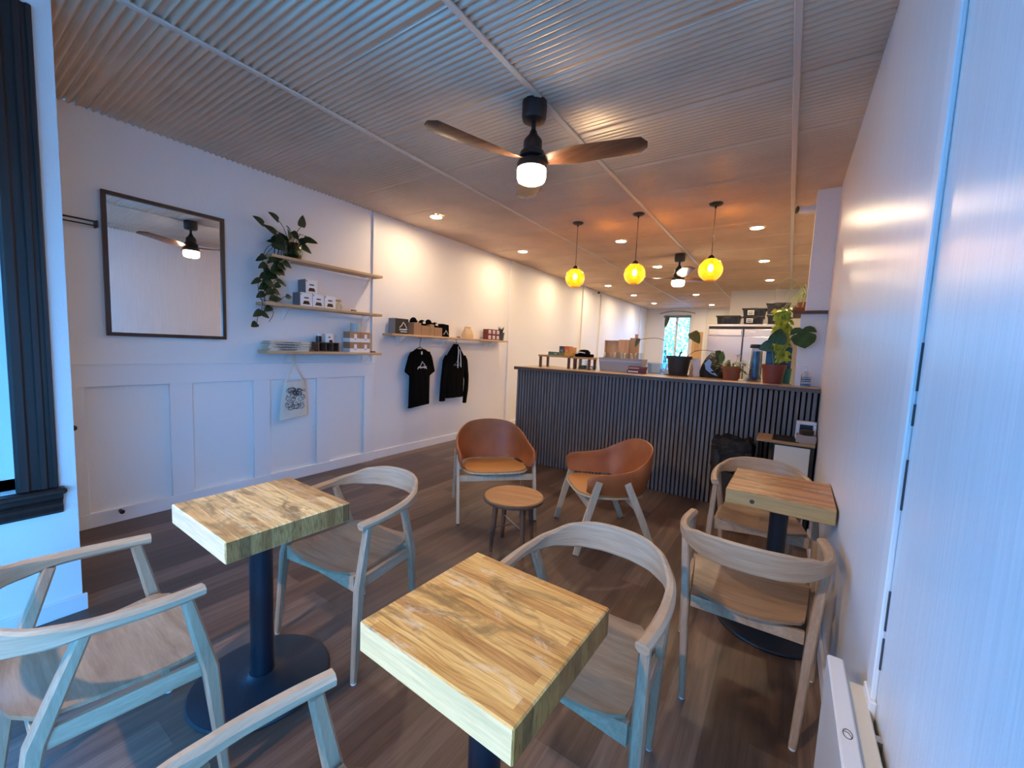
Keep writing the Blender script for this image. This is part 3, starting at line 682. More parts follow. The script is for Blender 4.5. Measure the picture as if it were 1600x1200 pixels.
# ------------------------------------------------------------------ left wall: mirror, rod, knob, shelves
t = thing('wall_mirror', 'large mirror in a thin dark wood frame on the left wall', 'mirror', (LX, 0, 0))
y0, y1, z0, z1 = .806, 1.552, 1.378, 2.385
mb = MB(); f = .026
mb.box(.004, .034, y0, y1, z1-f, z1, .002); mb.box(.004, .034, y0, y1, z0, z0+f, .002); mb.box(.004, .034, y0, y0+f, z0+f, z1-f, .002); mb.box(.004, .034, y1-f, y1, z0+f, z1-f, .002)
mb.build('frame', M['mirrorframe'], t); MB().box(.004, .018, y0+f, y1-f, z0+f, z1-f).build('mirror_pane', M['mirror'], t)
t = thing('double_rail', 'black double wall rail left of the mirror', 'rail', (LX, 0, 0))
mb = MB(); mb.tube([(.055, .45, 2.150), (.055, .775, 2.150)], .006, 10); mb.build('rail', M['black'], t, True)
mb = MB(); mb.tube([(.055, .45, 2.122), (.055, .775, 2.122)], .0045, 10); mb.build('rail', M['black'], t, True)
MB().box(0, .062, .768, .782, 2.112, 2.160, .003).build('bracket', M['black'], t)
o = MB().lathe([(.006, 0), (.006, .02), (.017, .026), (.019, .036), (.010, .043), (0, .044)], (0, 0, 0), 16, 'x').build('wall_hook', M['black'], None, .6, (LX+.029, .612, .742)); tag(o, 'small black knob low on the wall beside the bay corner', 'hook')
o = MB().lathe([(.012, 0), (.010, .03), (.015, .034), (.015, .05), (0, .052)], (0, 0, 0), 14, 'x').build('door_stop', M['black'], None, .6, (LX+.031, .835, .085)); tag(o, 'small black door stop on the white baseboard', 'door stop')

def bracket_mb(yy, zt, d=.15):
    mb = MB(); mb.box(.002, d, yy-.012, yy+.012, zt-.004, zt, 0); mb.box(.001, .005, yy-.012, yy+.012, zt-.12, zt, 0)
    mb.prism([(.004, -.115), (.008, -.115), (d-.01, -.006), (d-.02, -.006)], (0, yy+.002, zt), (1, 0, 0), (0, 0, 1), .004); return mb
def wall_shelf(ya, yb, ztop, depth, label, brackets, group='pine wall shelves'):
    t = thing('wall_shelf', label, 'shelf', (LX, 0, 0), 0, group)
    MB().box(.0235, depth, ya, yb, ztop-.026, ztop, .003).build('board', M['shelf'], t)
    for yy in brackets: bracket_mb(yy, ztop-.026).build('bracket', M['white'], t)
    return t
wall_shelf(1.85, 3.045, 2.152, .20, 'topmost pine wall shelf, holding the trailing pothos', (2.04, 2.93))
wall_shelf(1.79, 3.045, 1.727, .20, 'middle pine wall shelf, holding the white kettle boxes', (2.04, 2.93))
wall_shelf(1.80, 3.045, 1.292, .20, 'lowest pine wall shelf, with a canvas tote hanging from it', (2.02, 2.93))
wall_shelf(3.185, 5.57, 1.520, .20, 'long pine wall shelf above the black shirts', (3.42, 5.22, 4.2))

XS = LX+.10   # middle of shelf depth
def box_thing(name, label, cat, x0, x1, y0, y1, z0, z1, m_, group=None, bev=.002):
    t = thing(name, label, cat, ((x0+x1)/2, (y0+y1)/2, z0), 0, group)
    MB().box(-(x1-x0)/2, (x1-x0)/2, -(y1-y0)/2, (y1-y0)/2, 0, z1-z0, bev).build('carton', m_, t); return t
def script_lines(mb, x, yc, z0, wdt, hgt, seed, amp=1.0, stroke=.0035):
    """illegible joined handwriting"""
    rnd = random.Random(seed); n = 22
    mb.tube([(x, yc-wdt/2+wdt*i/n, z0+hgt*(.5+.5*math.sin(i*1.9+seed)*rnd.uniform(.3, 1)*amp)) for i in range(n+1)], stroke, 5)
def mountain(mb, x, yc, z0, wdt, hgt, stroke=.004):
    pk = [(-.5, 0), (-.32, .34), (-.24, .30), (0, 1), (.16, .66), (.20, .72), (.34, .30), (.5, 0)]
    mb.tube([(x, yc+a*wdt, z0+b*hgt) for a, b in pk], stroke, 5)

# kettle boxes
def kettle_box(yc, z, label):
    t = box_thing('kettle_box', label, 'box', LX+.03, LX+.165, yc-.060, yc+.060, z, z+.128, M['white'], 'white kettle boxes on the middle shelf')
    fx = .0675
    MB().box(-fx, fx, -.0610, -.0600, .0, .128).build('dark_side', M['greycard'], t)
    mb = MB(); mb.prism([(-.036, .018), (.036, .018), (.024, .050), (-.024, .050)], (fx, 0, 0), (0, 1, 0), (0, 0, 1), .0012); mb.build('kettle_picture', M['darkjar'], t)
    mb = MB(); mb.box(fx, fx+.0012, -.022, .022, .073, .086); mb.box(fx, fx+.0012, -.054, -.046, .105, .118); mb.build('print', M['ink'], t)
    return t
kettle_box(2.182, 1.727, 'white box with a kettle picture, left one of the bottom row')
kettle_box(2.305, 1.727, 'white box with a kettle picture, middle one of the bottom row')
kettle_box(2.428, 1.727, 'white box with a kettle picture, right one of the bottom row')
kettle_box(2.235, 1.856, 'white box with a kettle picture, stacked on top of the others')
t = thing('glass_carafe', 'small glass carafe with a brown lid beside the white boxes', 'carafe', (XS, 2.565, 1.727))
MB().lathe([(.036, 0), (.040, .006), (.034, .045), (.020, .075), (.022, .092), (.020, .092), (.018, .076), (.032, .045), (.037, .008), (0, .004)], (0, 0, 0), 24, 'z', False).build('glass_body', M['clear'], t, .6)
MB().lathe([(.028, .092), (.030, .098), (.028, .106), (0, .107)], (0, 0, 0), 24).build('lid', M['pine'], t, .6)
for (yy, zz, lab, k) in ((2.715, 1.727, 'tiny dark price tag on the middle shelf', 0), (2.245, 1.292, 'tiny dark price tag beside the folded totes', 1), (2.965, 1.292, 'tiny dark price tag at the right end of the lowest shelf', 1), (4.40, 1.520, 'tiny dark price tag on the long shelf above the hoodie', 0)):
    o = MB().prism([(0, 0), (.03, 0), (.022, .016), (.004, .016)], (0, -.025, 0), (1, 0, 0), (0, 0, 1), .05).build('price_tag', M['ink'], None, False, (XS+.055, yy+.03, zz)); tag(o, lab, 'price tag', 'price tags on the wall shelves')

# folded totes
random.seed(11)
for i, (lab) in enumerate(('bottom folded canvas tote of the stack', 'second folded canvas tote from the bottom of the stack', 'third folded canvas tote from the bottom of the stack', 'top folded canvas tote of the stack on the lowest shelf')):
    z = 1.292+i*.0225; d = random.uniform(-.01, .01)
    t = thing('folded_tote', lab, 'tote bag', (XS, 2.03+d, z), 0, 'folded canvas totes')
    MB().box(-.075, .082, -.20, .19, .0005, .011, .005).build('lower_fold', M['canvas'], t); MB().box(-.07, .075, -.185+d, .175, .0112, .022, .005).build('upper_fold', M['canvas'], t)
    mb = MB()
    for q in range(7): script_lines(mb, .078+.004*(q % 2), -.03+random.uniform(-.05, .05), .002+random.uniform(0, .012), .16, .008, q+i*9, 1, .0012)
    mb.build('ink_print', M['ink'], t)
# small crate with jars
t = thing('wooden_crate', 'small open wooden crate standing on the lowest shelf', 'crate', (XS, 2.42, 1.292))
mb = MB()
for a, b in ((-.115, -.105), (-.033, -.026), (.040, .047), (.105, .115)): mb.box(-.06, .06, a, b, 0, .095, .001)
mb.box(-.06, .06, -.105, .105, 0, .008); mb.box(-.06, .06, -.105, .105, .088, .095); mb.box(-.06, -.053, -.105, .105, .008, .088); mb.build('frame', M['walnut'], t)
def jar(yc, z, lab, lid, m_):
    t = thing('bottle_jar', lab, 'jar', (XS, yc, z), 0, 'jars on the small wooden crate')
    MB().lathe([(.027, 0), (.028, .004), (.028, .055), (.020, .062)], (0, 0, 0), 20).build('body', m_, t, .6); MB().lathe([(.022, .062), (.022, .082), (0, .083)], (0, 0, 0), 20).build('lid', lid, t, .6)
jar(2.345, 1.387, 'dark brown jar with a pale lid on the wooden crate', M['white'], M['darkjar'])
t = box_thing('soap_box', 'small white box with a dark mark, on the wooden crate', 'box', XS-.03, XS+.03, 2.40, 2.49, 1.387, 1.475, M['white']); MB().box(.0301, .031, -.012, .008, .045, .060).build('printed_mark', M['ink'], t)
o = MB().lathe([(.015, 0), (.016, .022), (.012, .026), (0, .026)], (0, 0, 0), 14).build('tin', M['blackcard'], None, .6, (XS+.045, 2.45, 1.3875)); tag(o, 'tiny black tin in front of the small white box', 'tin')
# brown and white boxes 2 x 2
for j in range(2):
    for i in range(2):
        t = box_thing('gift_carton', ('left' if i == 0 else 'right')+(' bottom' if j == 0 else ' top')+' brown and white carton of the stack on the lowest shelf', 'box', XS-.06, XS+.06, 2.660+i*.128, 2.785+i*.128, 1.292+j*.110, 1.401+j*.110, M['kraft'], 'brown and white cartons')
        mb = MB(); mb.box(-.0608, .0608, -.0630, .0630, .0, .040); mb.box(.0601, .0612, -.012, .022, .035, .085); mb.build('white_band', M['white'], t)
        MB().box(.0612, .0620, -.010, .016, .028, .034).build('dark_text_line', M['ink'], t)
o = MB().lathe([(.052, 0), (.053, .003), (.053, .094), (.050, .096), (0, .096)], (0, 0, 0), 28).build('canister', mat('pale_mint_enamel', (.50, .58, .55), .4), None, .6, (XS, 2.765, 1.512)); tag(o, 'pale round canister on top of the brown and white cartons', 'canister')

# hanging canvas tote
t = thing('canvas_tote', 'natural canvas tote bag with a dark drawing, hanging below the lowest shelf', 'tote bag', (LX+.075, 2.10, .625))
def cloth(outline, depth, axis_y=True, sub=0):
    return None
def soft_panel(outline, thick, name, m_, par, wr=0.0, seed=0, x=0.0):
    """closed outline in (y,z); puffed two-sided cloth made from a scanline grid"""
    zs = [p[1] for p in outline]; z0, z1 = min(zs), max(zs); n = 26; nx = 14; rows = []
    rnd = random.Random(seed); ph = [rnd.uniform(0, 6) for _ in range(4)]
    for j in range(n+1):
        z = z0+(z1-z0)*(j/n*.998+.001); xs = []
        for i in range(len(outline)):
            a, b = outline[i], outline[(i+1) % len(outline)]
            if (a[1]-z)*(b[1]-z) < 0: xs.append(a[0]+(b[0]-a[0])*(z-a[1])/(b[1]-a[1]))
        if len(xs) >= 2: rows.append((z, min(xs), max(xs)))
    fr, bk = [], []
    for z, a, b in rows:
        for i in range(nx+1):
            u = i/nx; yv = a+(b-a)*u; e = max(0, 1-(2*u-1)**4)**.5; f_ = wr*(math.sin(yv*60+ph[0]+z*9)+.6*math.sin(yv*110+ph[1]-z*14))*e
            fr.append((x+thick*.5*e+f_, yv, z)); bk.append((x-thick*.5*e, yv, z))
    w_ = nx+1; k = len(fr); fs = []
    for j in range(len(rows)-1):
        for i in range(nx): a = j*w_+i; fs += [(a, a+1, a+w_+1, a+w_), (k+a, k+a+w_, k+a+w_+1, k+a+1)]
        a = j*w_; b = a+nx; fs += [(a, a+w_, k+a+w_, k+a), (b, k+b, k+b+w_, b+w_)]
    for i in range(nx): a = i; fs.append((a, k+a, k+a+1, a+1)); a = (len(rows)-1)*w_+i; fs.append((a, a+1, k+a+1, k+a))
    return MB().add(fr+bk, fs).build(name, m_, par, 1.0)
soft_panel([(-.135, .0), (.135, .03), (.128, .20), (.112, .385), (-.085, .365), (-.118, .2)], .030, 'bag_body', M['canvas'], t, .004, 3)
mb = MB(); mb.tube(arc([(.010, -.075, .36), (.008, -.02, .52), (.006, .0, .655), (.004, .02, .52), (.010, .10, .38)]), .006, 6); mb.build('strap', M['canvas'], t, True)
mb = MB(); rnd = random.Random(5)
for q in range(44):
    yc, zc = rnd.uniform(-.06, .085), rnd.uniform(.10, .30); pts = []; a = rnd.uniform(0, 6); rr = rnd.uniform(.008, .026)
    for k in range(9): pts.append((.0225, yc+rr*math.cos(a+k*.6)*(1+.1*k), zc+rr*math.sin(a+k*.6)))
    mb.tube(pts, .0022, 4)
mb.build('ink_drawing', M['ink'], t)
o = MB().tube([(.0, 0, .016), (.0, 0, .002), (.012, 0, -.006), (.018, 0, .006)], .002, 6).build('cup_hook', M['steelrod'], None, True, (LX+.065, 2.10, 1.250+.0)); tag(o, 'tiny hook under the lowest shelf carrying the canvas tote', 'hook')

# long shelf goods
def logo_on(t, fx, yc, z0, s, seed):
    mb = MB(); mountain(mb, fx, yc, z0+.45*s, s*.9, s*.55, .004*s/.12); script_lines(mb, fx, yc, z0+.18*s, s*.95, s*.22, seed, 1, .0045*s/.12); script_lines(mb, fx, yc+.01, z0, s*.8, s*.14, seed+2, 1, .004*s/.12); mb.build('mountain_logo', M['print'], t)
t = box_thing('black_gift_box', 'black box with a pale mountain logo at the left end of the long shelf', 'box', LX+.03, LX+.15, 3.27, 3.475, 1.520, 1.705, M['blackcard'])
MB().box(-.06, .06, -.1035, -.1026, 0, .185).build('grey_side', M['greycard'], t); logo_on(t, .061, .02, .02, .125, 3)
def kraft_tub(y0, y1, h, lab, seed):
    t = thing('kraft_tub', lab, 'box', (XS+.005, (y0+y1)/2, 1.520), 0, 'kraft tubs holding black caps'); a = (y1-y0)/2
    mb = MB(); mb.box(-.065, .065, -a, -a+.004, 0, h); mb.box(-.065, .065, a-.004, a, 0, h); mb.box(-.065, -.061, -a+.004, a-.004, 0, h); mb.box(.061, .065, -a+.004, a-.004, 0, h); mb.box(-.061, .061, -a+.004, a-.004, 0, .004); mb.build('tub_walls', M['kraft'], t)
def cap(yc, z, s, lab, seed, band=False):
    t = thing('baseball_hat', lab, 'cap', (XS, yc, z), 0, 'black caps and beanies'); rnd = random.Random(seed)
    R_ = []
    for q in range(9):
        f_ = q/8; r_ = s*math.sqrt(max(.001, 1-(f_*.98)**2)); R_.append([(r_*.60*math.cos(2*PI*j/22)*(1+.05*math.sin(j*1.3+seed)), r_*math.sin(2*PI*j/22)*(1+.06*math.sin(j*.9+seed)), f_*s*1.1+.01*math.sin(j*.7+seed)*(1-f_)) for j in range(22)])
    MB().rings(R_).build('crown', M['blackfab'], t, True)
    mb = MB(); mb.tube([(.6*s*math.cos(a)+.006, s*math.sin(a), .012+.5*s*.2) for a in [R(x) for x in range(-80, 81, 16)]], .006, 6); mb.build('brim', M['blackfab'], t, True)
    if band: m2 = MB(); m2.box(.56*s, .62*s+.002, -.02, .02, .02, .05); m2.build('pale_patch', M['print'], t)
kraft_tub(3.545, 3.665, .155, 'tall kraft tub, leftmost of those on the long shelf', 1); kraft_tub(3.672, 3.818, .125, 'short kraft tub, second from the left on the long shelf', 2)
kraft_tub(3.826, 3.895, .150, 'narrow kraft tub, third from the left on the long shelf', 3); kraft_tub(3.902, 4.045, .115, 'kraft tub just left of the slanted black bag', 4)
cap(3.60, 1.677, .058, 'black beanie on the tallest kraft tub', 1); cap(3.745, 1.647, .066, 'black cap on the second kraft tub', 2, True); cap(3.858, 1.672, .056, 'black beanie on the narrow kraft tub', 3); cap(3.975, 1.637, .062, 'tallest black cap, with a pale patch', 5, True)
t = thing('black_bag', 'small black bag with a pale logo leaning beside the kraft tubs', 'bag', (XS+.01, 4.125, 1.520)); MB().prism([(-.07, 0), (.075, 0), (.062, .165), (-.055, .172)], (-.045, 0, 0), (0, 1, 0), (0, 0, 1), .09).build('bag_body', M['blackfab'], t)
mb = MB(); mountain(mb, .046, .01, .03, .09, .06, .003); mb.build('mountain_logo', M['print'], t)
t = thing('kraft_coffee_bag', 'folded kraft paper coffee bag on the long shelf', 'bag', (XS+.01, 4.64, 1.520))
MB().rings([[(x*a, y*b, z) for x, y in ((-1, -1), (-.3, -1.04), (.3, -1.04), (1, -1), (1, 1), (.3, 1.04), (-.3, 1.04), (-1, 1))] for z, a, b in ((0, .04, .085), (.05, .045, .085), (.10, .03, .075), (.145, .010, .062), (.168, .006, .060))]).build('bag_body', M['kraftlight'], t, .5)
MB().box(-.010, .012, -.062, .062, .150, .170, .003).build('folded_top', M['kraftlight'], t); MB().prism([(-.02, .01), (.05, .01), (.03, .08), (0, .085)], (.036, 0, 0), (0, 1, 0), (0, 0, 1), .001).build('pale_label', M['cream'], t)
for j in range(2):
    for i in range(3):
        t = box_thing('red_tin_box', ('bottom' if j == 0 else 'top')+' row red and white box, '+('left', 'middle', 'right')[i]+' one on the long shelf', 'box', LX+.05, LX+.15, 5.085+i*.108, 5.190+i*.108, 1.520+j*.083, 1.602+j*.083, M['rust'], 'small red and white boxes')
        MB().box(.0501, .0510, -.040, .018, .016, .066).build('white_label', M['white'], t); MB().box(.0511, .0515, -.03, .0, .03, .045).build('dark_mark', M['rust'], t)
t = thing('potted_succulent', 'spiky succulent in a dark green pot at the right end of the long shelf', 'plant', (XS, 5.49, 1.520))
MB().lathe([(.048, 0), (.060, .115), (.064, .118), (.064, .130), (.056, .130), (.052, .10), (0, .10)], (0, 0, 0), 24).build('pot', M['greenpot'], t, .6)
mb = MB()
for q in range(11): a = q*2.4; mb.tube([(.015*math.cos(a), .015*math.sin(a), .10), (.03*math.cos(a), .035*math.sin(a), .16), (.045*math.cos(a), .065*math.sin(a), .215+.02*math.sin(q))], [.009, .008, .001], 6)
mb.build('leaves', M['leafdark'], t, True)

# pothos on the top shelf
t = thing('trailing_pothos', 'dark green pothos in a glass pot, vines trailing off the top shelf', 'plant', (LX, 0, 0))
MB().lathe([(.060, 2.152), (.078, 2.175), (.085, 2.23), (.080, 2.285), (.070, 2.30), (.066, 2.296), (.076, 2.28), (.080, 2.23), (.073, 2.18), (0, 2.158)], (.10, 2.085, 0), 28, 'z', False).build('pot', M['greenglass'], t, .6)
mb = MB(); vn = MB(); rnd = random.Random(21)
for q in range(16):
    a = rnd.uniform(0, 6.28); b0 = Vector((.10+.03*math.cos(a), 2.08+.03*math.sin(a), 2.27)); d = Vector((.35*math.cos(a)+.25, 1.0*math.sin(a)-.25, rnd.uniform(.2, 1.2))).normalized()
    e = b0+d*rnd.uniform(.04, .15); e.x = max(.03, e.x); vn.tube([b0, (b0+e)/2+Vector((0, 0, .02)), e], .0025, 5)
    mb.leaf(e, (d.x*.4+.2, d.y, rnd.uniform(-.5, .4)), (1, rnd.uniform(-.5, .5), .6), rnd.uniform(.09, .13), rnd.uniform(.06, .085))
for i, (ys, drop, sway) in enumerate(((1.93, .40, 0), (1.87, .62, .03), (1.84, .55, -.02), (1.90, .50, .05), (1.80, .66, 0.02), (1.86, .30, .04), (1.96, .28, .02))):
    pts = [Vector((.10, 2.05, 2.29)), Vector((.16, 1.97, 2.30)), Vector((.17+.02*i/6, ys+.02, 2.20))]; n_ = 7
    for k in range(1, n_+1): pts.append(Vector((.15+.03*math.sin(k+i), ys-.05*k/n_+sway*math.sin(k*1.3)+.02*math.sin(k*2.1+i), 2.17-drop*k/n_)))
    A = arc(pts, 3); vn.tube(A, .0028, 5)
    for k in range(2, len(A)-1, 3):
        if A[k].z > 2.15 and A[k].y > 1.95: continue
        if rnd.random() < .30 and A[k].z < 2.1: continue
        sgn = 1 if (k % 2) else -1; mb.leaf(A[k], (.25, sgn*.8, -.5), (1, .2*sgn, .3), rnd.uniform(.06, .10), rnd.uniform(.045, .072))
for (a, b) in (((.15, 1.97, 2.33), (.17, 1.80, 2.39)), ((.14, 2.08, 2.33), (.15, 2.14, 2.46)), ((.14, 2.02, 2.33), (.16, 1.93, 2.46))):
    vn.tube(arc([a, ((a[0]+b[0])/2, (a[1]+b[1])/2, (a[2]+b[2])/2+.02), b], 3), .0028, 5); mb.leaf(b, (.2, -.5 if b[1] < 2.1 else .1, .25 if b[1] < 2.1 else .9), (1, 0, .5), .11, .075)
pts = [(.16, 1.86, 1.80), (.17, 1.79, 1.775), (.17, 1.77, 1.74), (.17, 1.90, 1.745), (.17, 1.985, 1.80)]; vn.tube(arc(pts, 4), .0025, 5); mb.leaf((.17, 1.985, 1.80), (.1, .8, -.2), (1, 0, .4), .07, .05); mb.leaf((.17, 1.86, 1.76), (.1, .9, .1), (1, 0, .4), .09, .06)
mb.build('leaves', M['leafdark'], t, True); vn.build('vines', M['stemgreen'] if False else M['leafdark'], t, True)

# shirts on hangers
def hanger(yc, ztop, wdt, lab):
    t = thing('clothes_hanger', lab, 'hanger', (LX+.08, yc, ztop), 0, 'black wire hangers')
    MB().tube(arc([(0, -.018, -.005), (0, -.005, .012), (0, .014, .006), (0, .016, -.025), (0, .002, -.055), (0, .0, -.115)], 4), .0032, 8).build('hook', M['black'], t, True)
    MB().tube(arc([(0, -wdt/2, -.20), (0, -wdt*.25, -.155), (0, 0, -.118), (0, wdt*.25, -.155), (0, wdt/2, -.20)], 4), .006, 8).build('shoulder_bar', M['black'], t, True)
hanger(3.735, 1.483, .34, 'black hanger holding the t-shirt, hooked on the shelf edge'); hanger(4.425, 1.483, .34, 'black hanger holding the hoodie, hooked on the shelf edge')
t = thing('black_tshirt', 'black t-shirt with a pale mountain logo, hanging under the long shelf', 't-shirt', (LX+.08, 3.745, 0))
soft_panel([(-.185, .585), (.185, .600), (.180, .98), (.195, 1.02), (.195, 1.25), (.150, 1.31), (.075, 1.345), (-.075, 1.345), (-.155, 1.30), (-.190, 1.24), (-.180, .98)], .055, 'shirt_body', M['blackfab'], t, .004, 2)
soft_panel([(.165, 1.0), (.262, 1.045), (.262, 1.07), (.205, 1.25), (.150, 1.315), (.13, 1.2)], .045, 'sleeve', M['blackfab'], t, .002, 4); soft_panel([(-.165, 1.0), (-.250, 1.05), (-.248, 1.08), (-.195, 1.245), (-.150, 1.305), (-.13, 1.2)], .045, 'sleeve', M['blackfab'], t, .002, 5)
mb = MB(); mountain(mb, .033, .01, 1.085, .16, .10, .004); script_lines(mb, .033, .01, 1.090, .15, .035, 4, 1, .004); mb.build('mountain_logo', M['print'], t); MB().box(.029, .031, -.012, .010, 1.275, 1.315).build('neck_label', M['print'], t)
t = thing('black_hoodie', 'black hoodie with white drawstrings, hanging right of the t-shirt', 'hoodie', (LX+.085, 4.42, 0))
soft_panel([(-.19, .66), (.195, .66), (.195, .95), (.225, 1.20), (.16, 1.30), (.06, 1.40), (0, 1.425), (-.06, 1.40), (-.16, 1.30), (-.225, 1.20), (-.20, .95)], .065, 'hoodie_body', M['blackfab'], t, .005, 6)
soft_panel([(.20, .56), (.255, .56), (.29, .75), (.295, .98), (.255, 1.20), (.19, 1.27), (.17, 1.1), (.222, .9)], .05, 'sleeve', M['blackfab'], t, .002, 7); soft_panel([(-.30, .625), (-.20, .625), (-.19, .9), (-.17, 1.1), (-.19, 1.27), (-.245, 1.20), (-.28, .92)], .05, 'sleeve', M['blackfab'], t, .002, 8)
soft_panel([(-.10, 1.24), (.10, 1.24), (.085, 1.36), (.02, 1.43), (-.02, 1.43), (-.085, 1.36)], .085, 'hood', M['blackfab'], t, .003, 9)
mb = MB(); mb.tube(arc([(.046, -.005, 1.395), (.052, .005, 1.33), (.050, .0, 1.20), (.048, .005, 1.09)], 4), .0055, 6); mb.tube(arc([(.046, .035, 1.36), (.052, .05, 1.28), (.048, .065, 1.18), (.046, .075, 1.10)], 4), .0055, 6); mb.build('drawstrings', M['print'], t, True)
mb = MB(); mountain(mb, .040, .0, 1.12, .15, .08, .0025); script_lines(mb, .040, .0, 1.115, .14, .03, 8, 1, .003); mb.build('mountain_logo', M['greycard'], t)

# ------------------------------------------------------------------ things on the counter
ZC = 1.185
def riser(x0, x1, y0, y1, h, label):
    t = thing('wooden_riser', label, 'stand', ((x0+x1)/2, (y0+y1)/2, ZC), 0, 'small wooden risers on the counter'); a, b = (x1-x0)/2, (y1-y0)/2
    MB().box(-a-.012, a+.012, -b-.01, b+.01, h-.024, h, .003).build('top_board', M['pine'], t)
    for sx in (-1, 1):
        for sy_ in (-1, 1): MB().box(sx*(a-.014)-.014, sx*(a-.014)+.014, sy_*(b-.014)-.014, sy_*(b-.014)+.014, 0, h-.024, .002).build('leg', M['walnut'], t)
riser(-2.655, -2.225, 4.56, 4.78, .158, 'longer wooden riser at the left end, with tea boxes on top')
riser(-2.185, -1.965, 4.58, 4.78, .152, 'shorter wooden riser, with a black cap on top')
def tea(x0, x1, z, h, m_, lab, yy=4.60, band=None):
    t = thing('tea_box', lab, 'box', ((x0+x1)/2, yy, ZC+.158+z), 0, 'small coloured tea boxes on the wooden riser')
    MB().box(-(x1-x0)/2, (x1-x0)/2, -.035, .06, .0003, h, .001).build('carton', m_, t)
    if band: MB().box(-(x1-x0)*.28, (x1-x0)*.28, -.0365, -.0352, h*.25, h*.75).build('label', band, t)
tea(-2.53, -2.468, 0, .042, M['tea_green'], 'dark green tea box, leftmost on the riser'); tea(-2.466, -2.384, 0, .040, M['tea_green'], 'green tea box with a pale label', band=M['tea_sage'])
tea(-2.382, -2.306, 0, .038, M['tea_olive'], 'olive tea box under the dark grey ones'); tea(-2.303, -2.236, 0, .038, M['tea_yellow'], 'yellow tea box, left of two in the bottom row'); tea(-2.234, -2.19, 0, .038, M['tea_yellow'], 'yellow tea box at the right end of the bottom row')
tea(-2.376, -2.306, .039, .038, M['tea_plum'], 'dark grey tea box, lower of two', band=M['tea_sage']); tea(-2.376, -2.306, .078, .038, M['tea_plum'], 'dark grey tea box, upper of two')
tea(-2.303, -2.238, .039, .038, M['tea_orange'], 'orange tea box, lower of two', band=M['tea_peach']); tea(-2.303, -2.238, .078, .040, M['tea_orange'], 'orange tea box, upper of two'); tea(-2.236, -2.186, .039, .036, M['tea_peach'], 'peach tea box, lower of two'); tea(-2.236, -2.186, .076, .030, M['tea_peach'], 'peach tea box, upper of two')
t = thing('folded_hat', 'black cap with a white stripe on the shorter riser', 'cap', (-2.075, 4.66, ZC+.152))
MB().box(-.10, .10, -.07, .07, 0, .038, .012).build('folded_brim', M['blackfab'], t, .6); MB().lathe([(.075, .038), (.072, .065), (.045, .088), (0, .092)], (-.005, 0, 0), 24).build('crown', M['blackfab'], t, .8)
MB().tube(arc([(-.085, -.072, .042), (-.03, -.080, .058), (.04, -.078, .050)], 4), .006, 6).build('white_stripe', M['print'], t, True)
t = thing('glass_canister', 'glass canister of dark tea under the shorter riser', 'jar', (-2.095, 4.675, ZC))
MB().lathe([(.056, 0), (.058, .004), (.058, .115), (.054, .115), (.054, .006), (0, .006)], (0, 0, 0), 24, 'z', False).build('glass', M['clear'], t, .6); MB().lathe([(.052, .007), (.052, .05), (0, .054)], (0, 0, 0), 20).build('loose_tea', M['leafdark'], t, .6)
t = thing('glass_cup', 'small glass mug beside the wooden risers', 'cup', (-1.945, 4.66, ZC))
MB().lathe([(.025, 0), (.032, .05), (.030, .05), (.023, .004), (0, .004)], (0, 0, 0), 18, 'z', False).build('glass', M['clearplastic'], t, .6); MB().tube(arc([(-.028, 0, .042), (-.05, 0, .035), (-.045, 0, .012), (-.026, 0, .008)], 4), .004, 6).build('handle', M['black'], t, True)
# ribbed bin with clear lids
t = thing('plastic_bin', 'grey translucent ribbed bin in the middle of the counter', 'bin', (-1.64, 4.80, ZC))
MB().rings([[(x*a, y*b, z) for x, y in ((-1, -1), (1, -1), (1, 1), (-1, 1))] for z, a, b in ((0, .245, .09), (.150, .262, .105), (.158, .268, .11), (.158, .255, .10), (.02, .238, .084))]).build('tub', M['greybox'], t)
mb = MB(); [mb.box(-.25, .25, -.108-.0, -.104, z, z+.004) for z in (.118, .130)]; mb.build('ribs', M['white'], t)
for i, (xx, lab) in enumerate(((-1.83, 'stack of clear cup lids, leftmost above the grey bin'), (-1.70, 'domed clear lid, second from the left above the grey bin'), (-1.58, 'clear cup lid, third from the left above the grey bin'), (-1.45, 'clear deli cup at the right end of the grey bin'))):
    t = thing('deli_cup', lab, 'cup', (xx, 4.80, ZC+.1585), 0, 'clear plastic lids and cups'); MB().lathe([(.058, 0), (.050, .055), (.044, .072 if i % 2 else .062), (0, .074 if i % 2 else .063)], (0, 0, 0), 22).build('plastic', M['clearplastic'], t, .6)
t = thing('clear_tub', 'clear rectangular plastic tub beside the black plant pot', 'box', (-1.262, 4.955, ZC))
MB().rings([[(x*a, y*b, z) for x, y in ((-1, -1), (1, -1), (1, 1), (-1, 1))] for z, a, b in ((0, .095, .08), (.115, .106, .09), (.115, .103, .087), (.004, .092, .077))]).build('tub', M['clearplastic'], t); MB().box(-.109, .109, -.092, .092, .1155, .128, .003).build('lid', M['clearplastic'], t)
for j in range(2):
    t = box_thing('dark_red_carton', ('lower' if j == 0 else 'upper')+' dark red carton in front of the grey bin', 'box', -1.515+.015*j, -1.32+.005*j, 4.60, 4.70, ZC+j*.040, ZC+.039+j*.040, M['rust'], 'dark red cartons'); MB().box(-.085, .03, -.0510, -.0502, .010, .028).build('white_print' if j == 0 else 'pink_print', M['print'] if j == 0 else M['salmon'], t)
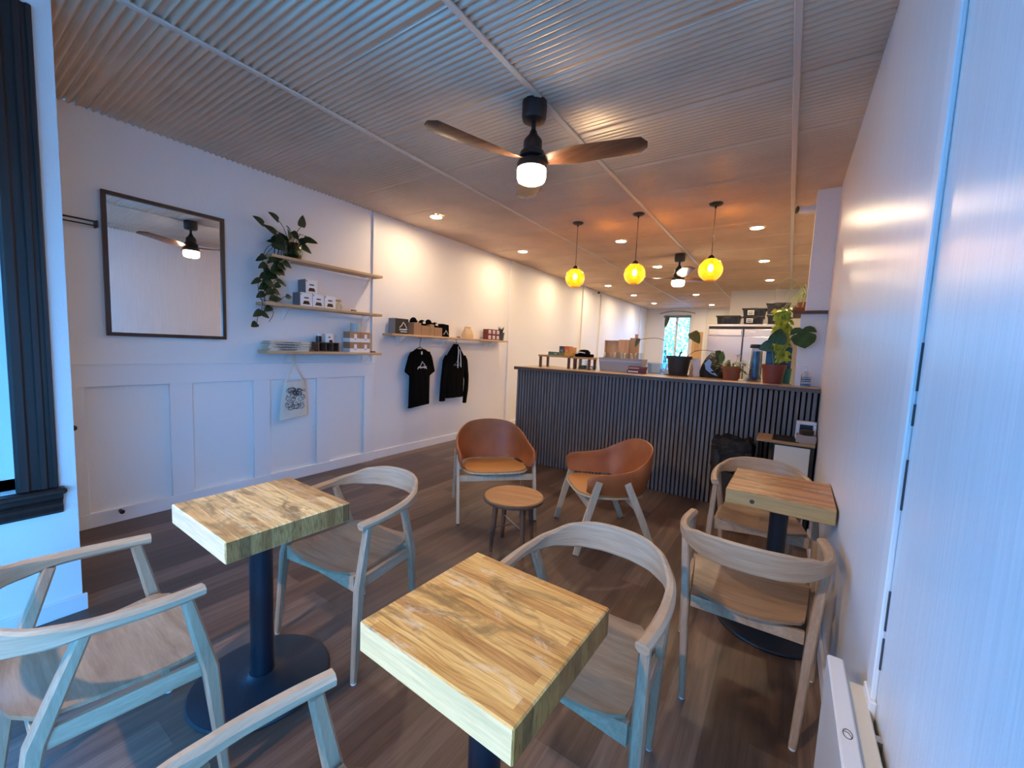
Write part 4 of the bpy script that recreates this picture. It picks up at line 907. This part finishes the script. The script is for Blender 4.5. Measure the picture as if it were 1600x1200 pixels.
# wooden crate & board at the back of the counter
t = thing('tall_wooden_crate', 'tall pine crate with vertical boards behind the grey bin', 'crate', (-1.76, 5.0, ZC))
ZC2 = 0
mb = MB(); mb.box(-.19, -.175, -.02, .045, 0, .375); mb.box(-.02, -.005, -.02, .045, 0, .375); mb.box(-.19, -.005, -.02, .045, .36, .375); mb.box(-.175, -.02, .02, .03, 0, .36); mb.build('open_frame', M['crate'], t); MB().box(-.0, .13, -.045, .03, 0, .385, .002).build('slatted_front', M['crate'], t); MB().box(.131, .235, -.01, .04, 0, .41).build('side_board', M['cardlog'], t)
t = thing('salmon_cup', 'small salmon-coloured cup on top of the pine crate', 'cup', (-1.56, 5.012, ZC+.411)); MB().lathe([(.016, 0), (.020, .045), (.018, .045), (.014, .004), (0, .004)], (0, 0, 0), 16, 'z', False).build('cup_body', M['salmon'], t, .6)

def pot(t, r0, r1, h, m_, rim=.018, soil=True):
    MB().lathe([(r0, 0), (r1*.95, h-rim*1.6), (r1*1.04, h-rim*1.6), (r1*1.06, h), (r1*.94, h), (r1*.9, h-.02), (0, h-.02)], (0, 0, 0), 32).build('pot', m_, t, .6)
    MB().lathe([(r1*.9, h-.02), (r1*.5, h-.012), (0, h-.010)], (0, 0, 0), 20).build('soil', M['soil'], t, True)
# big black pot
t = thing('leggy_plant', 'leggy plant with long bare stems in a black plastic pot', 'plant', (-1.01, 4.82, ZC+.012))
pot(t, .098, .128, .205, M['potblack'], .022)
st = MB(); lf = MB(); bl = MB()
st.tube(arc([(.0, 0, .19), (.01, 0, .23), (.025, 0, .26)], 3), [.010]*7, 8)
for pts, ln, wd_, dr, nr in (
    ([(0, 0, .20), (-.10, 0, .33), (-.24, 0, .395), (-.40, 0, .385), (-.47, 0, .37)], .11, .05, (-.35, 0, -1), (.4, -1, .2)),
    ([(.02, 0, .25), (.00, 0, .40), (-.04, .02, .55), (-.16, .02, .63)], .14, .055, (-.15, 0, -1), (1, -1, .2)),
    ([(.02, 0, .25), (.05, 0, .33), (.10, 0, .42), (.125, 0, .455)], .15, .12, (.55, -.1, -.75), (.5, -1, .3)),
    ([(.08, 0, .20), (.16, 0, .265), (.26, 0, .28), (.39, -.02, .262)], .14, .07, (.12, 0, -.95), (.8, -1, .2))):
    A = arc(pts, 5); st.tube(A, .003, 6); e = A[-1]; lf.leaf(e-Vector(dr).normalized()*.02, dr, nr, ln, wd_, 'heart', .05, .08, 9)
for q in range(6): st.tube([(.02, 0, .25), (.03+.002*q, 0, .24)], .004, 5)
for dx in (0, .014, .03): st.tube([(.155+dx, -.01, .35), (.158+dx, -.01, .27-.005*(dx > 0))], .0013, 5); bl.sphere((.158+dx, -.01, .268), .005, 8, 6)
st.build('stems', M['stem'], t, True); lf.build('leaves', M['leafolive'], t, True); bl.build('red_buds', M['rust'], t, True)
o = MB().lathe([(.12, 0), (.150, .006), (.156, .012), (.0, .012)], (0, 0, 0), 32).build('wooden_saucer', M['walnut'], None, .6, (-1.01, 4.82, ZC)); tag(o, 'round brown saucer under the black plant pot', 'saucer')
t = thing('pepper_mill', 'slim brown bottle beside the black plant pot', 'bottle', (-.845, 4.66, ZC)); MB().lathe([(.018, 0), (.020, .01), (.015, .06), (.021, .085), (.012, .115), (.008, .125)], (0, 0, 0), 18).build('body', M['pine'], t, .6); MB().sphere((0, 0, .135), .012, 12, 8).build('metal_cap', M['steelrod'], t, True)
t = thing('paper_stack', 'white menu card leaning open on the counter behind the brown bottle', 'card', (-.845, 4.86, ZC)); mb = MB(); mb.prism([(-.05, 0), (.05, 0), (.045, .20), (-.045, .20)], (0, .0, 0), (1, 0, 0), (0, .25, 1), .003); mb.prism([(-.05, 0), (.05, 0), (.045, .20), (-.045, .20)], (0, .10, 0), (1, 0, 0), (0, -.25, 1), .003); mb.build('card_sheets', M['white'], t)
# glossy black bag, its blue reflection painted on as a pale patch
t = thing('black_foil_bag', 'glossy black foil bag with a painted pale blue reflection on the counter', 'bag', (-.655, 4.90, ZC))
MB().rings([[(x*a+dx, y*b, z) for x, y in ((-1, -1), (0, -1.15), (1, -1), (1, 1), (0, 1.15), (-1, 1))] for z, a, b, dx in ((0, .13, .07, 0), (.06, .135, .075, 0), (.13, .10, .06, -.02), (.20, .06, .035, -.035), (.27, .015, .006, -.03))]).build('bag_body', M['binbag'], t, .6)
MB().prism([(-.09, .15), (-.05, .20), (-.02, .17), (-.03, .11), (.05, .02), (-.02, .045), (-.075, .085)], (0, -.088, 0), (1, 0, 0), (0, .10, 1), .002).build('painted_reflection', M['blue_glint'], t)
# small plants
t = thing('low_leafy_plant', 'bushy low plant in a terracotta pot on the counter', 'plant', (-.475, 4.74, ZC)); pot(t, .070, .090, .135, M['terra'])
lf = MB(); st = MB(); rnd = random.Random(9)
for q in range(70):
    a = rnd.uniform(0, 6.28); r_ = rnd.uniform(.02, .15)*(1.1 if math.cos(a) > 0 else .8); b0 = Vector((.03*math.cos(a), .03*math.sin(a), .12)); e = Vector((r_*math.cos(a), .6*r_*math.sin(a), .15+rnd.uniform(-.05, .06)-r_*.25))
    st.tube([b0, (b0+e)/2+Vector((0, 0, .03)), e], .0014, 4); lf.leaf(e, (math.cos(a), math.sin(a), rnd.uniform(-.6, .2)), (0, -.3, 1), rnd.uniform(.035, .055), rnd.uniform(.022, .032), 'oval', .3, .1, 4)
lf.leaf((-.10, 0, .16), (.05, 0, 1), (.4, -1, 0), .13, .06, 'oval', .1, .1, 7)
lf.build('leaves', M['leafmid'], t, True); st.build('stems', M['stemgreen'], t, True)
bl = MB()
for (x, z) in ((.055, .245), (.105, .19), (.085, .175), (.12, .165)):
    for k in range(6): a = k*1.05; bl.leaf((x, -.03, z), (math.cos(a), -.3, math.sin(a)), (0, -1, 0), .024 if z > .2 else .016, .016, 'round', .1, .1, 4)
bl.build('flowers', M['cream'], t, True); MB().tube([(.02, 0, .12), (.04, -.02, .19), (.055, -.028, .245)], .0015, 5).build('flower_stem', M['stemgreen'], t)
t = thing('small_black_pot', 'small black pot with a leaf, left of the terracotta pot', 'plant', (-.60, 4.70, ZC)) if False else None
t = thing('potted_monstera', 'young monstera with dark split leaves in a red-brown pot', 'plant', (-.109, 4.56, ZC)); pot(t, .075, .098, .180, M['redpot'], .024)
lf = MB(); st = MB()
def monstera(e, dr, nr, ln, wd_, m_=None):
    # heart leaf split into lobes
    d = Vector(dr).normalized(); n_ = Vector(nr); n_ = (n_-d*n_.dot(d)).normalized(); s_ = d.cross(n_); e = Vector(e)
    out = [(0, .0), (-.10, .12), (-.12, .30), (.0, .46), (.20, .52), (.26, .50), (.18, .20), (.34, .47), (.50, .48), (.72, .40), (.88, .20), (1.0, 0)]
    full = out+[(a, -b) for a, b in out[-2:0:-1]]
    lf.prism([(a*ln, b*wd_) for a, b in full], e, tuple(d), tuple(s_), .0015)
for pts, ln, wd_, dr, nr in (([(0, 0, .17), (-.02, 0, .28), (-.035, 0, .36)], .12, .11, (-.9, 0, -.35), (0, -1, .1)), ([(.0, 0, .17), (.0, 0, .30), (.005, 0, .38)], .15, .15, (.15, .05, 1), (0, -1, .2)), ([(.02, 0, .17), (.06, -.03, .32), (.14, -.09, .47), (.190, -.125, .505)], .175, .19, (.18, -.12, -1), (.1, -1, .2))):
    A = arc(pts, 4); st.tube(A, .0045, 7)
    if ln == .175: monstera(A[-1], dr, nr, ln, wd_)
    else: lf.leaf(A[-1]-Vector(dr).normalized()*.01, dr, nr, ln, wd_, 'heart', .05, .1, 9)
lf.build('leaves', M['leafmon'], t, .9); st.build('stems', M['stemgreen'], t, True)
t = thing('teal_tumbler', 'teal green tumbler partly behind the red-brown pot', 'tumbler', (-.005, 4.74, ZC)) ; MB().lathe([(.034, 0), (.042, .145), (.039, .145), (.032, .006), (0, .006)], (0, 0, 0), 24, 'z', False).build('body', M['teal'], t, .6)
t = thing('point_of_sale_screen', 'dark sales terminal seen from behind the monstera', 'screen', (-.16, 4.90, ZC)); MB().box(-.03, .185, -.012, .012, .05, .355, .006).build('screen_panel', M['screen'], t); MB().box(-.02, .12, -.05, .06, 0, .012, .004).build('foot', M['black'], t); MB().box(.03, .07, .0125, .035, .010, .16).build('stand', M['black'], t)
t = thing('water_jug', 'clear water jug with a black lid left of the monstera', 'jug', (-.275, 4.90, ZC)); MB().lathe([(.060, 0), (.064, .01), (.060, .20), (.056, .33), (.052, .33), (.056, .20), (.060, .012), (0, .01)], (0, 0, 0), 26, 'z', False).build('jug_body', M['clearplastic'], t, .6); MB().lathe([(.062, .332), (.066, .345), (.060, .37), (0, .374)], (0, 0, 0), 26).build('lid', M['black'], t, .6)
mw = M['bluewater'] = mat('blue_tinted_water', (.10, .26, .40), .12); MB().lathe([(.056, .013), (.057, .20), (.052, .30), (0, .302)], (0, 0, 0), 24).build('water', mw, t, .6)
t = thing('crumpled_plastic', 'crumpled clear plastic wrap between the two red pots', 'bag', (-.315, 4.72, ZC)); rnd = random.Random(4); mb = MB()
for q in range(9): a = q*.7; mb.prism([(0, 0), (.05+rnd.uniform(0, .02), .0), (.03, .04+rnd.uniform(0, .05))], (-.05+.012*q, -.02+.01*(q % 3), .001), (1, .2*math.sin(a), 0), (.1*math.cos(a), .3*math.sin(a), 1), .0008)
mb.build('film', M['clearplastic'], t)
t = thing('sanitizer_bottle', 'clear pump bottle with blue print at the right end of the counter', 'bottle', (.140, 4.375, ZC))
MB().lathe([(.033, 0), (.036, .005), (.036, .10), (.028, .120), (.012, .130), (.012, .137)], (0, 0, 0), 24).build('bottle_body', M['clearplastic'], t, .6); MB().lathe([(.014, .137), (.014, .150), (.004, .152), (.004, .185)], (0, 0, 0), 16).build('pump', M['white'], t, .6); MB().box(-.035, .006, -.006, .006, .182, .194, .003).build('spout', M['white'], t)
mb = MB(); [mb.lathe([(.0362, z), (.0368, z), (.0368, z+h), (.0362, z+h)], (0, 0, 0), 24, 'z', False) for z, h in ((.012, .014), (.045, .006), (.060, .010), (.080, .004))]; mb.build('blue_print', mat('blue_label_print', (.03, .13, .30), .5), t, .6)

# plant shelf and hanging plants on the pier
t = thing('plant_shelf', 'brown wooden ledge through the pier at the counter end', 'shelf', (0, 0, 0)); MB().box(.0, RX-.002, 4.44, 4.98, 1.8265, 1.8505, .003).build('board', M['walnut'], t)
t = thing('spider_plant', 'spider plant in a terracotta pot on the ledge behind the pier', 'plant', (.105, 4.90, 1.8505)); pot(t, .05, .075, .12, M['terra'])
mb = MB(); rnd = random.Random(8)
for q in range(26):
    a = rnd.uniform(1.9, 4.6); r_ = rnd.uniform(.10, .24); h_ = rnd.uniform(.08, .20); c, s = math.cos(a), math.sin(a)
    mb.bar(arc([(0, 0, .11), (c*r_*.45, s*r_*.45, .11+h_), (c*r_, s*r_*.8, .11+h_*.35-rnd.uniform(0, .14))], 4), [.010]*4+[.008]*4+[.002], .0012, (0, 0, 1), .1)
mb.build('leaves', M['spider'], t, .9)
MB().tube(arc([(0, 0, .12), (-.09, -.1, .30), (-.19, -.16, .33), (-.255, -.16, .24), (-.26, -.16, .14)], 5), .0028, 6).build('runner', M['spider'], t, True)
t = thing('lime_hanging_plant', 'bright lime-green hanging plant beside the pier', 'plant', (.040, 4.74, 1.8505)); pot(t, .035, .045, .06, M['terra'], .01)
mb = MB(); rnd = random.Random(12); st = MB()
for q in range(5): st.tube(arc([(0, 0, .05), (-.07, -.01, .07), (-.10-.012*q, -.02+.01*q, -.08), (-.09-.01*q, -.02+.015*q, -.25), (-.06-.01*q, 0, -.40)], 4), .0025, 5)
for q in range(300):
    z = rnd.uniform(-.44, .05); w_ = .060 if z > -.3 else .042; c = Vector((-.118+.13*max(0, -z-.22)+rnd.uniform(-w_, w_), rnd.uniform(-.045, .045), z)); a = rnd.uniform(0, 6.28)
    mb.leaf(c, (math.cos(a)*.7, math.sin(a)*.4-.2, rnd.uniform(-1, .1)), (0, -1, .8), rnd.uniform(.04, .065), rnd.uniform(.026, .04), 'heart', .3, .12, 4)
mb.leaf((-.10, -.05, .03), (-1, 0, -.1), (0, -.4, 1), .11, .06, 'heart', .2, .1, 6)
mb.build('leaves', M['leaflime'], t, True); st.build('vines', M['stemgreen'], t, True)

# ------------------------------------------------------------------ refrigerator and totes
FY = 9.30
t = thing('refrigerator', 'two-door stainless steel refrigerator behind the counter', 'refrigerator', (0, FY, 0))
fx0, fx1, fm = -1.435, -.205, -.785
MB().box(fx0, fx1, .04, .82, .10, 2.075, .006).build('cabinet_body', M['steel'], t)
MB().box(fx0, fx1, .03, .05, 2.028, 2.073, .002).build('top_trim', M['steel'], t)
MB().box(fx0+.02, fx1-.02, .034, .045, 1.975, 2.03).build('dark_vent', M['black'], t)
for a, b in ((fx0+.004, fm-.010), (fm+.010, fx1-.004)):
    d = MB().box(a, b, -.012, .038, .16, 1.83, .008).build('door', M['steel'], t, .5)
    MB().box(a+.02, b-.02, .0, .036, 1.842, 1.972, .005).build('header_panel', M['steel'], t); MB().box(a+.10, a+.19, -.004, .001, 1.905, 1.93, .004).build('badge', M['white'], t)
    MB().box(b-.05 if a < -1 else a+.03, b-.03 if a < -1 else a+.05, -.035, -.012, .85, 1.25, .004).build('handle', M['black'], d)
mb = MB(); mb.box(fm-.012, fm+.012, .005, .04, .16, 2.03); mb.build('centre_mullion', M['black'], t)
for xx in (fx0+.08, fx1-.08):
    for yy in (.10, .74): MB().lathe([(.03, 0), (.03, .10)], (xx, yy, 0), 14).build('foot', M['black'], t)
def tote(x0, x1, z, h, lab, label_x=None, yy=9.50):
    t = thing('storage_tote', lab, 'storage box', ((x0+x1)/2, yy, z), 0, 'black storage totes on the refrigerator'); a = (x1-x0)/2; hb = h-.03
    R_ = [[(sx*(a-.035+.015*q), sy_*(.20-.02+.015*q), hb*q) for sx, sy_ in ((-1, -1), (1, -1), (1, 1), (-1, 1))] for q in (0, 1)]
    tb = MB().rings(R_)
    for k in range(5): xk = -a*.8+k*a*.4; tb.box(xk-.006, xk+.006, -.212, -.196, .01, hb)
    tb.build('tub', M['tote'], t); mb = MB(); mb.box(-a, a, -.21, .21, hb, h, .006); mb.box(-a*.28, a*.28, -.222, -.21, hb-.03, h); mb.build('lid', M['tote'], t, .5)
    if label_x is not None:
        l = MB().box(label_x-.055, label_x+.055, -.2260, -.2225, .02, h-.045).build('paper_label', M['white'], t); mb = MB()
        for k, zz in enumerate((h*.52, h*.30)): mb.tube([(label_x-.04+.08*i/12, -.2275, zz+.012*math.sin(i*2.1+k)) for i in range(13)], .0045, 5)
        mb.build('handwriting', M['ink'], l)
tote(-1.30, -.855, 2.076, .165, 'black storage tote on the left of the refrigerator top')
tote(-.825, -.455, 2.076, .150, 'lower black tote with a white label, in the middle stack', -.055); tote(-.845, -.425, 2.227, .155, 'upper black tote with a white label, in the middle stack', -.05)
tote(-.420, -.060, 2.076, .180, 'lower black tote of the right stack on the refrigerator') ; tote(-.445, -.045, 2.257, .220, 'tallest black tote, topmost of the right stack')
t = thing('beige_board', 'tall beige board leaning left of the refrigerator', 'board', (-1.60, 9.2, 0)); MB().box(-.10, .10, 0, .02, 0, 1.90, .002).build('panel', M['cardlog'], t)

# ------------------------------------------------------------------ self-serve cabinet, bin bag
t = thing('side_cabinet', 'white cabinet with a wood and black top beside the counter', 'cabinet', (0, 0, 0))
MB().box(-.165, .235, 3.965, 4.272, .728, .752, .003).build('top_board', M['pine'], t); MB().box(-.045, .234, 3.985, 4.270, .728-.725, .7275, .002).build('body', M['black'], t)
MB().box(-.032, .205, 3.966, 3.984, .03, .715, .003).build('door', M['cream'], t); MB().box(-.055, .13, 3.975, 4.265, .7522, .7555, .001).build('black_mat', M['felt'], t)
MB().box(-.163, -.148, 3.98, 4.26, 0, .7275).build('side_leg', M['black'], t)
t = thing('napkin_dispenser', 'white napkin dispenser on the side cabinet', 'dispenser', (.170, 4.20, .756)); mb = MB(); mb.box(-.068, -.042, -.04, .045, 0, .125, .004); mb.box(-.068, .07, -.04, .045, .125, .150, .004); mb.box(.048, .07, -.04, .045, 0, .125, .004); mb.build('housing', M['white'], t); MB().box(-.041, .047, -.030, .040, 0, .124).build('dark_slot', M['black'], t)
t = thing('lid_box', 'open grey card box of black cup lids in front of the dispenser', 'box', (.172, 4.055, .7525)); mb = MB(); mb.box(-.066, .066, -.06, .06, 0, .062, .002); mb.build('card_box', M['cardbox'], t)
for k in range(4): MB().lathe([(.046, .0625+k*.010), (.048, .066+k*.010), (.044, .072+k*.010), (0, .072+k*.010)], (.004, 0, 0), 24).build('cup_lid', M['black'], t, .6)
t = thing('bin_with_bag', 'waste bin with a crumpled black liner beside the side cabinet', 'bin', (-.345, 4.105, 0)); rnd = random.Random(2)
MB().rings([[(x*a, y*b, z) for x, y in ((-1, -.8), (-.8, -1), (.8, -1), (1, -.8), (1, .8), (.8, 1), (-.8, 1), (-1, .8))] for z, a, b in ((0, .125, .115), (.60, .155, .140))]).build('bin_body', M['potblack'], t)
R_ = []
for z, k in ((.40, 1.01), (.47, 1.06), (.54, 1.03), (.60, 1.10), (.655, 1.09), (.69, .98), (.70, .80), (.66, .62)):
    R_.append([((.155*k*math.copysign(abs(math.cos(a))**.6, math.cos(a)))*(1+.05*math.sin(7*a+z*30)), (.138*k*math.copysign(abs(math.sin(a))**.6, math.sin(a)))*(1+.05*math.sin(9*a+z*20)), z+.016*math.sin(5*a+z*25)) for a in [2*PI*j/48 for j in range(48)]])
MB().rings(R_).build('black_liner', M['binbag'], t, True)

# ------------------------------------------------------------------ wall heater
t = thing('wall_heater', 'slim white wall heater at the lower right corner', 'heater', (RX, 0, 0))
HZ = .592
MB().box(-.087, -.050, .70, 1.425, .12, HZ, .004).build('front_body', M['heater'], t, .5)
MB().box(-.0495, -.012, .72, 1.36, .13, HZ-.014, .003).build('back_box', M['cream'], t)
mb = MB(); mb.box(-.012, -.0005, 1.18, 1.20, .40, HZ-.02); mb.build('wall_bracket', M['steelrod'], t)
mb = MB(); mb.tube([(-.0685+.0085*math.cos(a), 1.135+.014*math.sin(a), HZ+.0004) for a in [2*PI*k/20 for k in range(21)]], .0009, 4); mb.tube([(-.0755, 1.140, HZ+.0004), (-.067, 1.140, HZ+.0004), (-.062, 1.128, HZ+.0004)], .0009, 4); mb.build('round_mark', M['ink'], t)

# ------------------------------------------------------------------ security cameras
def seccam(loc, rz, lab, mount):
    t = thing('security_camera', lab, 'camera', loc, rz, 'white security cameras')
    MB().lathe([(.024, -.055), (.033, -.050), (.034, .05), (.028, .085), (.015, .095)], (0, 0, 0), 24, 'y').build('housing', M['white'], t, .6); MB().lathe([(.031, -.057), (.030, -.0565), (0, -.062)], (0, 0, 0), 24, 'y').build('lens_face', M['black'], t, .6)
    MB().tube(mount, .010, 10).build('arm', M['white'], t, True)
    e = Vector(mount[-1]); d = (e-Vector(mount[-2])).normalized(); MB().tube([e-d*.012, e], .030, 18).build('wall_mount', M['white'], t, .6)
seccam((.0, 4.53, 2.745), R(-62), 'white bullet camera on the pier near the ceiling', [(0, .06, 0), (.020, .075, .02), (.0397, .0719, .02)])
seccam((-3.90, 9.36, 2.80), R(30), 'small white camera high on the left wall, far behind the pendants', [(0, .05, .0), (-.06, .09, .0), (-.13, .062, 0)])
